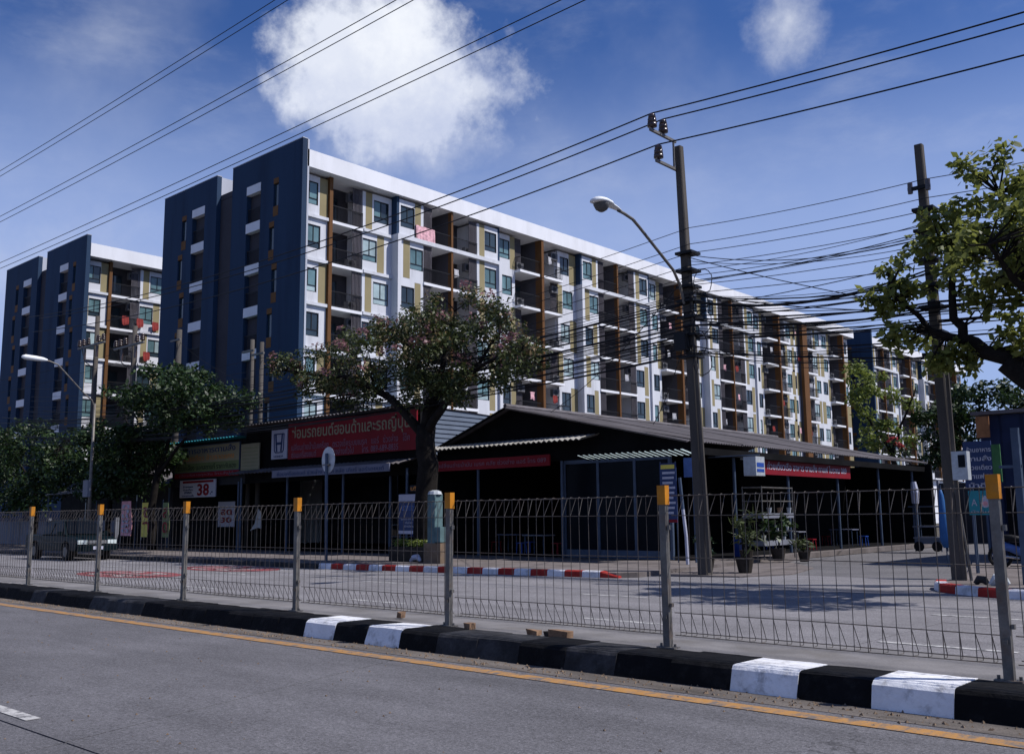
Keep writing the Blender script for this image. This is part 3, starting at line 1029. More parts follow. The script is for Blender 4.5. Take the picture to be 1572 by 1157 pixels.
XA = -48.2
mods_a = [('flush', 33.86, 35.86, 41.0), ('bay', 41.0, 46.1, 51.2), ('recess', 51.2, 55.9, 60.9), ('bay', 60.9, 65.95, 71.0), ('recess', 71.0, 75.9, 80.6),
          ('bay', 80.6, 85.5, 90.4), ('recess', 90.4, 95.6, 100.4), ('wide', 100.4, 102.0, 107.2), ('recess', 107.2, 112.3, 115.2)]
mods_a = [(m_[0],) + tuple(round(v * 1.0085 if v > 34 else v, 2) for v in m_[1:]) for m_ in mods_a]
A = apartment('apartment_block', 'long eight-storey apartment block with white roof band and brown fins in the centre', XA, 33.5, mods_a, 116.2, 16.8, 2, 52, True)
end_wall(A, 33.5, -55.35, -47.45, (-53.55, -51.95), (-50.75, -50.2))
end_wall(A, 33.5, -64.5, -57.3, (-60.45, -58.8), (-62.1, -61.5))
MB().box(-57.3, -55.35, 36.9, 37.1, 0, 23.6).build('recess_wall', 'wall_blue', A)
MB().box(-57.62, -57.32, 33.85, 36.9, 0, 20.6).build('return_wall_shaded', 'wall_blue', A)  # lower part of the return wall: its shade painted as navy
MB().box(-57.62, -57.32, 33.85, 36.9, 20.6, 24.9).build('return_wall_lit', 'wall_grey', A)  # same wall, no parapet: grey paints the sunlit top above the shadow edge
MB().box(-47.75, -47.42, 33.85, 33.98, 0, 24.92).build('corner_pier', 'wall_grey', A)
XB = -78.0
Bb = apartment('apartment_block', 'partly hidden apartment block at the left behind the dark trees', XB, 33.5, [('flush', 33.86, 35.9, 41.0), ('bay', 41.0, 46.1, 51.2)], 51.4, 16.8, 3, 42, True)
end_wall(Bb, 33.5, -85.1, -77.25, (-82.2, -80.6), (-79.9, -79.35), kk=3)
end_wall(Bb, 33.5, -94.2, -86.9, (-89.9, -88.2), (-91.9, -91.3), kk=3)
MB().box(-86.9, -85.1, 36.9, 37.1, 0, 23.6).build('recess_wall', 'wall_blue', Bb)
MB().box(-87.2, -86.92, 33.85, 36.9, 0, 20.6).build('return_wall_shaded', 'wall_blue', Bb)  # shade on the lower return wall, put in as navy colour
MB().box(-87.2, -86.92, 33.85, 36.9, 20.6, 24.9).build('return_wall_lit', 'wall_grey', Bb)  # upper piece of that wall, grey standing for its sunlit part
Cc = apartment('apartment_block', 'distant apartment block at the right beyond the end of the long block', -48.3, 121.5,
               [('bay', 122.0, 126.5, 131.5), ('recess', 131.5, 136, 141), ('bay', 141, 146, 151), ('recess', 151, 155.5, 160)], 160, 16.8, 2, 0, True)
end_wall(Cc, 121.5, -55.5, -47.2, (-53.6, -52.0), (-50.7, -50.1))


# ------------------------------------------------------------------ shops
def corrugated(mb, p00, p10, p01, p11, waves, amp, sub=4, thick=.012, mi=0):
    """sheet from edge p00-p10 (across the waves) down to p01-p11, with waves across"""
    p00, p10, p01, p11 = map(Vector, (p00, p10, p01, p11))
    nrm = (p10 - p00).cross(p01 - p00).normalized()
    if nrm.z < 0:
        nrm = -nrm
    n = waves * sub
    vs, fs = [], []
    for i in range(n + 1):
        t = i / n
        o = nrm * (amp * math.cos(2 * math.pi * i / sub))
        a, b = p00.lerp(p10, t) + o, p01.lerp(p11, t) + o
        vs += [a, b, a - nrm * thick, b - nrm * thick]
    for i in range(n):
        k = 4 * i
        fs += [(k, k + 4, k + 5, k + 1), (k + 2, k + 3, k + 7, k + 6), (k + 1, k + 5, k + 7, k + 3), (k, k + 2, k + 6, k + 4)]
    mb.add(vs, fs, mi)


# corner shop-house with the big gable roof
G = thing('corner_shop', 'low open-fronted corner shop under a broad grey corrugated gable roof', 'shop', (-22, 37, .13))
YF, YB, XR, XL, RX = 27.0, 48.6, -16.5, -28.5, -24.4
RZ, EZ = 5.68, 3.96
for j in range(6):
    y0, y1 = YF - .35 + j * (YB - YF + .35) / 6, YF - .35 + (j + 1) * (YB - YF + .35) / 6
    m = MB()
    dz = .015 * (j % 2)
    corrugated(m, (RX, y0 + .01, RZ + dz), (RX, y1 + .05, RZ + dz), (XR, y0 + .01, EZ + dz), (XR, y1 + .05, EZ + dz), 22, .028)
    m.build('roof_sheet', 'roof_sheet', G)
m = MB()
corrugated(m, (RX, YF - .35, RZ), (RX, YB, RZ), (XL, YF - .35, 4.24), (XL, YB, 4.24), 100, .028, 3)
m.build('roof_sheet', 'roof_sheet', G)
m = MB().tube([(RX, YF - .38, RZ + .05), (RX, YB + .05, RZ + .05)], .09, 8)
m.build('ridge_cap', 'roof_sheet', G)
# gable board, walls
gb = MB()
gb.add([(RX, YF, RZ - .06), (XR + .3, YF, EZ + .0), (XR + .3, YF, 3.55), (XL + .1, YF, 3.55), (XL + .1, YF, 4.2)], [(0, 1, 2, 3, 4)])
gb.add([(RX, YF + .06, RZ - .06), (XR + .3, YF + .06, EZ + .0), (XR + .3, YF + .06, 3.55), (XL + .1, YF + .06, 3.55), (XL + .1, YF + .06, 4.2)], [(4, 3, 2, 1, 0)])
gb.build('gable_board', 'shop_dark', G)
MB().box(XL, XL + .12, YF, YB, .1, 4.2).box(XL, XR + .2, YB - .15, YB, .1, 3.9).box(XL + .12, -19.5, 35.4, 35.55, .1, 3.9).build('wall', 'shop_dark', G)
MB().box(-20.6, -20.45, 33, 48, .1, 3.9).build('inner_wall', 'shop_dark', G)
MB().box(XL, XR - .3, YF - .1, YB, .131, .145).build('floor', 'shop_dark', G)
MB().box(XR - .28, XR - .08, YF + .1, YB - .2, 3.55, 3.78).build('eave_beam', 'shop_dark', G)
# verge board along the slopes
MB().tube([(RX, YF - .36, RZ - .02), (XR + .02, YF - .36, EZ - .02)], .05, 4).build('verge', 'roof_sheet', G)
MB().tube([(RX, YF - .36, RZ - .02), (XL + .02, YF - .36, 4.2)], .05, 4).build('verge', 'shop_dark', G)
for (x, y) in ((-30.7, 26.4), (-25.8, 26.6), (-21.9, 26.9)):
    MB().tube([(x, y, .1), (x, y, 3.55)], .055, 8).build('post', 'steel_blue', G)
for y in (30.4, 34.5, 39, 43.4, 47.6):
    MB().tube([(-16.95, y, .05), (-16.95, y, 3.6)], .06, 8).build('post', 'steel_blue', G)
m = MB().box(-17.02, -16.82, 30.3, 30.5, .0, .95)
m.build('post_sleeve', 'plastic_blue', G)
# front pent roof with a pale scalloped edge
m = MB()
corrugated(m, (-28.4, 26.95, 4.42), (-20.2, 26.95, 4.42), (-28.4, 25.9, 4.2), (-20.2, 25.9, 4.2), 34, .035, 4)
m.build('pent_roof', 'roof_pale', G)
for i in range(19):
    x = -20.3 + .225 * i
    for (xa_, xb_, mm) in ((x, x + .15, 'shop_dark'), (x + .152, x + .223, 'roof_clear')):
        MB().add([(xa_, 26.4, 3.46), (xb_, 26.4, 3.46), (xb_, 25.6, 3.60), (xa_, 25.6, 3.60), (xa_, 26.4, 3.475), (xb_, 26.4, 3.475), (xb_, 25.6, 3.615), (xa_, 25.6, 3.615)],
                 [(0, 1, 2, 3), (7, 6, 5, 4), (0, 4, 5, 1), (1, 5, 6, 2), (2, 6, 7, 3), (3, 7, 4, 0)]).build('awning_strip', mm, G)
# glazed front
fr = MB()
for x in (-21.85, -20.35, -18.8, -17.4):
    fr.box(x - .05, x + .05, 26.96, 27.06, .13, 3.5)
fr.box(-21.85, -17.4, 26.97, 27.05, 3.42, 3.55).box(-21.85, -17.4, 26.97, 27.05, .13, .42)
fr.build('shopfront_frame', 'steel_blue', G)
for (a, b) in ((-21.8, -20.4), (-20.3, -18.85), (-18.75, -17.45)):
    MB().box(a, b, 27.0, 27.02, .42, 3.42).build('pane', 'shop_glass', G)

# long repair shop to the left
L = thing('repair_shop', 'dark open-fronted repair shop with flat roof under the large red sign', 'shop', (-34, 31, .13))
m = MB()
for j in range(4):
    m = MB()
    x0, x1 = -41.2 + j * 3.16, -41.2 + (j + 1) * 3.16
    corrugated(m, (x0, 25.75, 6.08), (x1, 25.75, 6.08), (x0, 36, 5.7), (x1, 36, 5.7), 12, .03, 4)
    m.build('roof_sheet', 'roof_sheet', L)
MB().box(-41.2, -28.6, 26.15, 26.3, 3.3, 6.0).build('fascia', 'shop_dark', L)
sd = MB()
for i in range(14):
    z = 3.3 + .19 * i
    sd = MB().prism([(-28.66, z), (-28.58, z), (-28.62, z + .19), (-28.66, z + .19)], 'y', 26.3, 36)
    sd.build('siding_board', 'siding', L)
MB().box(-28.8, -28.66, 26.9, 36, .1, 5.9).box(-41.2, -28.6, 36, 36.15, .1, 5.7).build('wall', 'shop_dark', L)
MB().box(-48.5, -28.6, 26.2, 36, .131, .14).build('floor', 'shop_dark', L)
for x in (-29.1, -33.2, -37.3, -41.1):
    MB().tube([(x, 25.9, .1), (x, 25.9, 3.55)], .055, 8).build('post', 'steel_blue', L)
m = MB()
corrugated(m, (-41.2, 26.15, 3.95), (-28.7, 26.15, 3.95), (-41.2, 25.2, 3.72), (-28.7, 25.2, 3.72), 42, .03, 4)
m.build('awning_sheet', 'roof_sheet', L)
# far left shop bay
L2 = thing('food_shop', 'dark shop bay with a teal roof edge behind the yellow sign at the left', 'shop', (-44.6, 31, .13))
m = MB()
corrugated(m, (-48.4, 25.7, 5.6), (-41.25, 25.7, 5.6), (-48.4, 36, 5.2), (-41.25, 36, 5.2), 26, .03, 4)
m.build('roof_sheet', 'sign_teal', L2)
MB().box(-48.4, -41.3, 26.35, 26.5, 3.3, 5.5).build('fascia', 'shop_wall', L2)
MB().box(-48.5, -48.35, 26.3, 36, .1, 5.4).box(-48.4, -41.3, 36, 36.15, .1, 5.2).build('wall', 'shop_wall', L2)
for x in (-48.2, -41.5):
    MB().tube([(x, 26.0, .1), (x, 26.0, 3.4)], .055, 8).build('post', 'steel_blue', L2)


# furniture and goods inside the open shops
def table(x, y, label, m):
    t = thing('table', label, 'table', (x, y, .145))
    MB().box(x - .55, x + .55, y - .35, y + .35, .84, .88).build('tabletop', m, t)
    for dx in (-.48, .48):
        for dy in (-.28, .28):
            MB().tube([(x + dx, y + dy, .145), (x + dx, y + dy, .84)], .02, 6).build('leg', 'steel_blue', t)


def stool(x, y, label, m):
    t = thing('stool', label, 'stool', (x, y, .145))
    MB().box(x - .16, x + .16, y - .16, y + .16, .54, .58).build('seat', m, t)
    for dx in (-.12, .12):
        for dy in (-.12, .12):
            MB().tube([(x + dx * 1.2, y + dy * 1.2, .145), (x + dx, y + dy, .54)], .02, 5).build('leg', m, t)


for i, (x, y) in enumerate(((-24.5, 28.6), (-26.6, 29.4), (-18.2, 37.0), (-18.3, 42.5))):
    table(x, y, ['table standing nearest the gable front inside the dark shop', 'table by the left wall inside the dark corner shop', 'nearer table under the side street eave', 'farther table under the side street eave'][i], ['wall_low', 'sign_dim', 'wall_low', 'sign_dim'][i])
    stool(x - .8, y - .1, 'stool left of the ' + ['table nearest the gable front', 'table by the left wall', 'nearer table under the side eave', 'farther table under the side eave'][i], ['plastic_blue', 'sign_red'][i % 2])
    stool(x + .85, y + .1, 'stool right of the ' + ['table nearest the gable front', 'table by the left wall', 'nearer table under the side eave', 'farther table under the side eave'][i], ['sign_red', 'plastic_blue'][i % 2])
t = thing('goods_shelf', 'shelf of boxes along the back of the dark repair shop', 'shelf', (-35, 33, .14))
for z in (.6, 1.2, 1.8):
    MB().box(-38.5, -31.5, 33, 33.5, z, z + .04).build('shelf', 'wall_low', t)
for x in (-38.5, -35, -31.5):
    MB().box(x - .03, x + .03, 33, 33.5, .14, 2.3).build('upright', 'steel_blue', t)
g_ = random.Random(5)
for i in range(14):
    x, lv = -38.3 + .47 * i, i % 3
    one('cardboard_box', MB().box(x, x + .38, 33.05, 33.4, .642 + .6 * lv, .642 + .6 * lv + g_.uniform(.2, .42)), ['sand', 'sign_dim', 'sign_red', 'plastic_blue'][i % 4],
        'box on the ' + ['lowest', 'middle', 'top'][lv] + ' shelf in the repair shop, ' + ['first', 'second', 'third', 'fourth', 'fifth'][i // 3] + ' from the left', 'box', 'boxes on the repair shop shelf')
for i in range(5):
    x = -31.9 + .32 * i
    b = MB()
    b.tube([(x + .30 * math.cos(a_) * .2, 30.2, .45 + .30 * math.sin(a_)) for a_ in [2 * math.pi * q / 16 for q in range(17)]], .09, 8)
    one('spare_tyre', b, 'tyre', ['leftmost', 'second', 'middle', 'fourth', 'rightmost'][i] + ' of five old tyres standing in the repair shop', 'tyre', 'tyres in the repair shop')

# ------------------------------------------------------------------ signs
def board(name, label, x0, x1, y, z0, z1, m, cat='sign', thick=.06, frame=None):
    t = thing(name, label, cat, ((x0 + x1) / 2, y, z0))
    MB().box(x0, x1, y, y + thick, z0, z1).build('board', m, t)
    if frame:
        f = MB()
        w = .04
        f.box(x0 - w, x1 + w, y - .02, y + thick, z1, z1 + w).box(x0 - w, x1 + w, y - .02, y + thick, z0 - w, z0)
        f.box(x0 - w, x0, y - .02, y + thick, z0, z1).box(x1, x1 + w, y - .02, y + thick, z0, z1)
        f.build('frame', frame, t)
    return t


yF = 25.95
t = board('shop_sign', 'long red repair shop sign with large Thai lettering above the awning', -37.4, -28.6, yF, 4.28, 5.92, 'sign_red')
lettering('ซ่อมรถยนต์ฮอนด้าและรถญี่ปุ่น', 'sign_cream', t, (-33.05, yF - .012, 5.42), 8.1, .78, bold=.012)
lettering('เปลี่ยนถ่ายน้ำมันเครื่อง   ตรวจเช็คระบบเบรค   แอร์   ช่วงล่าง   โช๊ค', 'letter_pink', t, (-33.05, yF - .012, 4.83), 8.1, .32)
lettering('ซ่อมเครื่องยนต์      ซ่อมช่วงล่างทั่วไป      โทร. 089-689-8835', 'letter_pink', t, (-33.4, yF - .012, 4.49), 7.4, .32)
t = board('logo_sign', 'small square white sign with a dark H emblem left of the red sign', -38.72, -37.48, yF - .01, 4.34, 5.72, 'sign_white')
e = MB()
cx, cz = -38.1, 5.08
yy = yF - .03


def strip(pts, w=.06):
    for (a, b) in zip(pts[:-1], pts[1:]):
        d = Vector((b[0] - a[0], 0, b[1] - a[1]))
        n = Vector((-d.z, 0, d.x)).normalized() * w / 2
        v = []
        for q in (yy, yy + .018):
            v += [(a[0] + n.x, q, a[1] + n.z), (a[0] - n.x, q, a[1] - n.z), (b[0] - n.x, q, b[1] - n.z), (b[0] + n.x, q, b[1] + n.z)]
        e.add(v, [(0, 1, 2, 3), (0, 4, 5, 1), (1, 5, 6, 2), (2, 6, 7, 3), (3, 7, 4, 0)])


strip([(cx - .40, cz + .42), (cx + .40, cz + .42), (cx + .36, cz - .36), (cx + .26, cz - .44), (cx - .26, cz - .44), (cx - .36, cz - .36), (cx - .40, cz + .42)], .05)
strip([(cx - .26, cz + .40), (cx - .17, cz - .40)], .10)
strip([(cx + .26, cz + .40), (cx + .17, cz - .40)], .10)
strip([(cx - .20, cz - .02), (cx + .20, cz - .02)], .12)
e.build('emblem', 'sign_navy', t)
lettering('HONDA', 'sign_navy', t, (cx, yF - .03, 4.46), .75, .1)
t = board('shop_sign', 'wide cream and green food shop sign at the left end of the shops', -47.6, -41.45, yF, 4.02, 5.32, 'sign_cream', frame='steel_blue')
MB().box(-47.6, -41.45, yF - .008, yF, 4.02, 4.46).build('green_band', 'sign_green', t)
MB().box(-47.6, -41.45, yF - .008, yF, 3.72, 3.98).build('red_band', 'sign_red', t)
lettering('บริการอาหารตามสั่ง', 'sign_navy', t, (-44.5, yF - .014, 5.12), 5.4, .34, bold=.01)
lettering('ก๋วยเตี๋ยว ข้าวราดแกง', 'letter_orange', t, (-44.3, yF - .02, 4.74), 4.8, .3)
lettering('รับจัดเลี้ยง นอกสถานที่ ราคากันเอง', 'sign_black', t, (-44.5, yF - .014, 4.25), 5.6, .3)
lettering('เปิดบริการทุกวัน โทรสั่งได้', 'letter_pink', t, (-44.5, yF - .018, 3.85), 5.2, .17)
t = board('price_list', 'narrow pale ruled board between the cream sign and the emblem sign', -41.3, -39.75, yF, 3.8, 5.2, 'sign_cream')
for i in range(7):
    MB().box(-41.2, -39.85, yF - .006, yF, 3.95 + .17 * i, 3.97 + .17 * i).build('ruled_line', 'sign_green', t)
t = board('price_sign', 'white price board reading 38 hanging under the cream sign', -47.3, -43.8, 26.1, 2.72, 3.62, 'sign_white')
lettering('38', 'sign_red', t, (-44.95, 26.088, 3.1), 1.15, .62, bold=.03)
lettering('.-', 'sign_navy', t, (-44.15, 26.088, 2.92), .25, .16, bold=.02)
lettering('ข้าวราดแกง\nก๋วยเตี๋ยว\nเกาเหลา\nอาหารตามสั่ง', 'sign_navy', t, (-46.45, 26.088, 3.05), 1.2, .62, bold=.02)
MB().box(-47.0, -44.0, 26.09, 26.1, 3.46, 3.58).build('red_band', 'sign_red', t)
t = board('awning_banner', 'grey banner strip along the awning under the red sign', -37.4, -29.3, 25.12, 3.42, 3.74, 'sign_dim')
lettering('ซ่อมเครื่องยนต์ ช่วงล่าง เบรค คลัช เกียร์ แอร์รถยนต์', 'sign_navy', t, (-33.3, 25.108, 3.58), 7.4, .2)
t = board('banner', 'long dark red banner with pale lettering under the scalloped pent roof', -30.2, -22.1, 26.45, 3.38, 3.78, 'sign_red')
lettering('ซ่อม บำรุง รถยนต์ เปลี่ยนถ่ายน้ำมัน เบรค คลัช ช่วงล่าง แอร์ โทร 089', 'letter_pink', t, (-26.1, 26.438, 3.58), 7.7, .24)
# red banner facing the side street
t = thing('banner', 'red banner with white lettering hung along the side street eave', 'sign', (-16.75, 36.1, 3.0))
MB().box(-16.8, -16.77, 32.3, 39.95, 3.02, 3.62).build('board', 'sign_red', t)
lettering('ก๋วยเตี๋ยวเรือ อาหาร ตามสั่ง กาแฟ โบราณ 089', 'sign_white', t, (-16.762, 36.05, 3.36), 7.0, .3, SIDE)
t = thing('light_box', 'white box sign with blue marks projecting over the corner of the side street', 'sign', (-15.2, 28.5, 2.8))
MB().box(-15.42, -14.98, 28.3, 28.9, 2.82, 3.44).build('box', 'sign_back', t)
MB().box(-14.978, -14.972, 28.36, 28.84, 3.1, 3.24).build('blue_mark', 'plastic_blue', t)
MB().box(-14.978, -14.972, 28.36, 28.84, 2.94, 3.04).build('blue_mark', 'plastic_blue', t)
MB().tube([(-16.9, 28.6, 3.5), (-15.0, 28.6, 3.5)], .025, 6).build('bracket', 'steel_blue', t)
# poster stand at the shop front
t = board('poster', 'blue poster board with white text on the pavement by the tree trunk', -28.9, -27.75, 25.3, .95, 2.5, 'sign_navy', 'poster', .04)
MB().box(-28.9, -27.75, 25.29, 25.3, 2.22, 2.48).build('white_header', 'sign_white', t)
MB().box(-28.9, -27.75, 25.29, 25.3, .96, 1.08).build('white_footer', 'sign_white', t)
lettering('ช่างแอร์', 'cloth_blue', t, (-28.3, 25.285, 2.0), .8, .3, bold=.02)
lettering('รับซ่อม ล้าง ติดตั้ง\nเติมน้ำยา\nบริการถึงบ้าน', 'sign_white', t, (-28.3, 25.285, 1.4), .9, .42)
for x in (-28.85, -27.8):
    MB().box(x - .02, x + .02, 25.32, 25.36, .13, .96).build('leg', 'steel_blue', t)
t = board('lettered_strip', 'small strip of orange lettering above the blue poster', -28.5, -27.4, 25.5, 2.58, 2.84, 'sign_black')
lettering('บริการ', 'letter_orange', t, (-27.95, 25.488, 2.71), .95, .16, bold=.02)
t = board('vertical_banner', 'tall narrow blue banner with white lines at the glazed shop corner', -16.95, -16.35, 25.7, 1.35, 3.2, 'sign_navy', 'banner', .03)
MB().box(-16.9, -16.4, 25.69, 25.7, 3.02, 3.15).build('yellow_mark', 'sign_yellow', t)
for i in range(9):
    MB().box(-16.85, -16.47 + .04 * (i % 3), 25.69, 25.7, 1.62 + .155 * i, 1.69 + .155 * i).build('white_line', 'sign_white', t)
MB().box(-16.95, -16.35, 25.69, 25.7, 1.36, 1.45).build('red_mark', 'sign_red', t)
for x in (-16.93, -16.37):
    MB().tube([(x, 25.72, .13), (x, 25.72, 3.25)], .018, 6).build('leg', 'steel_blue', t)
t = board('notice_board', 'small plain blue notice board beside the concrete pole', -16.25, -15.6, 26.0, 2.75, 3.35, 'cloth_blue', 'sign', .04)
MB().tube([(-15.95, 26.05, .13), (-15.95, 26.05, 2.75)], .03, 6).build('leg', 'steel_blue', t)
t = thing('marker_post', 'short leaning white post standing left of the concrete pole', 'post', (-15.65, 25, .13))
MB().tube([(-15.6, 25, .13), (-15.62, 25, .95), (-15.7, 25, 1.75)], .05, 8).build('white_part', 'sign_white', t)
MB().tube([(-15.7, 25, 1.75), (-15.78, 25, 2.7)], .05, 8).build('grey_part', 'steel_blue', t)

# round sign seen from the back
t = thing('round_sign', 'round traffic sign seen from behind on a slim pole at the kerb', 'traffic sign', (-27.45, 20.7, .13))
MB().disc((-27.5, 20.78, 3.62), (0.15, 1, 0), .46, .02, 28).build('disc', 'sign_back', t)
MB().tube([(-27.42, 20.7, .13), (-27.5, 20.7, 3.85)], .055, 8).build('pole', 'steel_blue', t)
MB().box(-27.68, -27.32, 20.66, 20.76, 3.42, 3.47).build('clamp', 'galvanised', t)


# flag banners and things at the left
def flag_banner(name, label, x0, x1, y, z0, z1, m, txt, tm, lean=0):
    t = thing(name, label, 'banner', ((x0 + x1) / 2, y, .13))
    b = MB()
    n = 8
    vs, fs = [], []
    for i in range(n + 1):
        q = i / n
        z = z0 + (z1 - z0) * q
        dx = lean * q
        for (xx, yy_) in ((x0 + dx, y), (x1 + dx, y + .05 * math.sin(q * 5)), (x1 + dx, y + .02 + .05 * math.sin(q * 5)), (x0 + dx, y + .02)):
            vs.append((xx, yy_, z))
    for i in range(n):
        for j in range(4):
            fs.append((4 * i + j, 4 * i + (j + 1) % 4, 4 * i + 4 + (j + 1) % 4, 4 * i + 4 + j))
    fs += [(0, 3, 2, 1), (4 * n, 4 * n + 1, 4 * n + 2, 4 * n + 3)]
    b.add(vs, fs).build('cloth', m, t)
    MB().tube([(x0 - .03, y + .02, .13), (x0 + lean - .03, y + .02, z1 + .15)], .02, 6).build('staff', 'steel_blue', t)
    if txt:
        lettering(txt, tm, t, ((x0 + x1) / 2 + lean / 2, y - .04, (z0 + z1) / 2), (x1 - x0) * .7, (z1 - z0) * .85, bold=.02)
    return t


flag_banner('flag_banner', 'red and white upright banner with stacked letters at the left', -48.6, -47.5, 23.6, .8, 2.55, 'sign_pink', 'ก\nา\nแ\nฟ\nส\nด', 'sign_white')
flag_banner('flag_banner', 'wider yellow upright banner with red foot right of the red one', -46.6, -45.4, 23.7, .75, 2.45, 'sign_yellow', 'ช\nา', 'sign_red')
flag_banner('flag_banner', 'narrow olive upright banner beside the wider yellow one', -44.5, -43.9, 23.7, .75, 2.42, 'sign_green', 'ส\nด', 'sign_red')
t = board('shop_poster', 'white poster with red marks inside the dark food shop', -45.8, -44.2, 27.5, 1.2, 2.5, 'sign_white', 'poster', .03)
lettering('ลด\n30', 'sign_red', t, (-45.0, 27.488, 1.75), 1.1, .8, bold=.03)
t = thing('hanging_cloth', 'pale cloth hanging in the dark shop right of the poster', 'cloth', (-42.4, 27.6, 1.1))
MB().prism([(-42.9, 1.0), (-42.2, 1.15), (-41.9, 1.1), (-41.95, 1.9), (-42.2, 2.1), (-42.35, 1.75), (-42.5, 1.35)], 'y', 27.6, 27.63).build('cloth', 'sign_back', t)

# low wall, stall
wl = thing('boundary_wall', 'low grey rendered wall behind the parked pickup', 'wall', (-62, 25, .13))
for i in range(5):
    MB().box(-74 + 4.4 * i, -74 + 4.4 * i + 4.2, 25, 25.12, .1, 1.6).build('panel', 'wall_low', wl)
for i in range(6):
    MB().box(-74.2 + 4.4 * i, -74 + 4.4 * i, 24.96, 25.16, .1, 1.75).build('post', 'wall_low', wl)
st = thing('street_stall', 'street stall with a sloping pale tarpaulin beside the slim lamp pole', 'stall', (-53, 24, .13))
tp = MB()
corrugated(tp, (-56.8, 25.4, 3.7), (-50.2, 25.4, 3.9), (-57.2, 23.2, 3.05), (-50.6, 23.2, 3.15), 14, .03, 4)
tp.build('tarpaulin', 'tarp_white', st)
for (x, y) in ((-56.9, 23.3), (-50.8, 23.3), (-56.6, 25.3), (-50.4, 25.3)):
    MB().tube([(x, y, .1), (x, y, 3.1 + (y > 24) * .6)], .03, 6).build('leg', 'steel_blue', st)
MB().box(-56, -51.5, 23.8, 24.6, .85, .95).box(-55.9, -55.8, 23.9, 24.5, .13, .85).box(-51.7, -51.6, 23.9, 24.5, .13, .85).build('counter', 'shop_wall', st)


# ------------------------------------------------------------------ pickup
def pickup():
    t = thing('pickup_truck', 'dark green pickup truck driving on the far road at the left', 'pickup', (-41.2, 17.9, 0))
    xb, xf_, y0, y1 = -43.8, -38.8, 17.05, 18.75

    def shell(prof, inset, ya, yb, name, m, zt):
        """side profile with the upper edge drawn in"""
        b = MB()
        n = len(prof)
        rows = [(ya, 0.06), (ya + .05, 0.0), (yb - .05, 0.0), (yb, 0.06)]
        vs = []
        cx = sum(p[0] for p in prof) / n
        cz = sum(p[1] for p in prof) / n
        for (y, ins) in rows:
            for (x, z) in prof:
                q = max(0, min(1, (z - zt) / .5)) * inset
                yy_ = y + q if y < (ya + yb) / 2 else y - q
                vs.append((x + (cx - x) * ins * .3, yy_, z + (cz - z) * ins))
        fs = []
        for r in range(3):
            for i in range(n):
                fs.append((r * n + i, r * n + (i + 1) % n, (r + 1) * n + (i + 1) % n, (r + 1) * n + i))
        fs += [tuple(range(n)), tuple(range(3 * n, 4 * n))[::-1]]
        b.add(vs, fs)
        return b.build(name, m, t, False)

    def arch(cx):
        return [(cx + .44 * math.cos(a), .36 + .44 * math.sin(a)) for a in [math.pi * k / 8 for k in range(9)]]
    low = [(xf_, .42), (xf_ - .03, .38)] + [(x, max(z, .38)) for x, z in arch(xf_ - .95)] + [(x, max(z, .38)) for x, z in arch(xb + 1.0)] + \
          [(xb, .45), (xb, 1.02), (xb + 1.65, 1.02), (xb + 1.7, 1.0), (xf_ - 1.35, 1.0), (xf_ - .25, .92), (xf_ - .04, .82), (xf_ + .02, .6)]
    body = shell(low, .03, y0, y1, 'body', 'car_paint', .7)
    cab = [(xb + 1.65, 1.0), (xb + 1.72, 1.52), (xb + 1.95, 1.62), (xf_ - 2.0, 1.64), (xf_ - 1.75, 1.6), (xf_ - 1.1, 1.0)]
    shell(cab, .2, y0 + .03, y1 - .03, 'cab', 'car_paint', 1.0)
    # glass
    ws = MB()
    ws.add([(xf_ - 1.13, y0 + .15, 1.04), (xf_ - 1.13, y1 - .15, 1.04), (xf_ - 1.70, y1 - .27, 1.56), (xf_ - 1.70, y0 + .27, 1.56)], [(0, 1, 2, 3)])
    ws.v = [(x + .03, y, z + .02) for x, y, z in ws.v]
    ws.add([(x - .02, y, z - .015) for x, y, z in ws.v], [(3, 2, 1, 0)])
    ws.build('windscreen', 'shop_glass', t)
    for (a, b_) in ((xb + 1.8, xb + 2.55), (xb + 2.62, xf_ - 1.35)):
        s_ = MB()
        s_.add([(a, y0 + .03, 1.06), (b_, y0 + .03, 1.06), (b_ - (.28 if b_ > xb + 2.6 else .02), y0 + .21, 1.52), (a + .06, y0 + .21, 1.52)], [(0, 1, 2, 3)])
        s_.v = [(x, y - .012, z) for x, y, z in s_.v]
        s_.build('side_window', 'shop_glass', t)
    for y in (y0 + .24, y1 - .24):
        MB().box(xf_ - .06, xf_ + .03, y - .19, y + .19, .66, .82).build('headlight', 'head_glass', t)
    MB().box(xf_ - .05, xf_ + .035, y0 + .48, y1 - .48, .66, .80).build('grille', 'chrome', t)
    MB().box(xf_ - .1, xf_ + .10, y0 + .04, y1 - .04, .38, .60).build('bumper', 'car_paint', t)
    MB().box(xf_ + .10, xf_ + .115, (y0 + y1) / 2 - .2, (y0 + y1) / 2 + .2, .44, .57).build('number_plate', 'sign_white', t)
    for x in (xf_ - .95, xb + 1.0):
        for y in (y0 + .1, y1 - .1):
            w = MB().disc((x, y, .345), (0, 1, 0), .345, .22, 22).build('wheel', 'tyre', t)
            MB().disc((x, y - .105, .345), (0, 1, 0), .2, .03, 14).build('rim', 'galvanised', w)
    for y, s_ in ((y0 - .1, 1), (y1 + .1, -1)):
        MB().box(xf_ - 1.4, xf_ - 1.28, y - .09, y + .09, 1.0, 1.16).build('mirror', 'car_paint', t)


pickup()


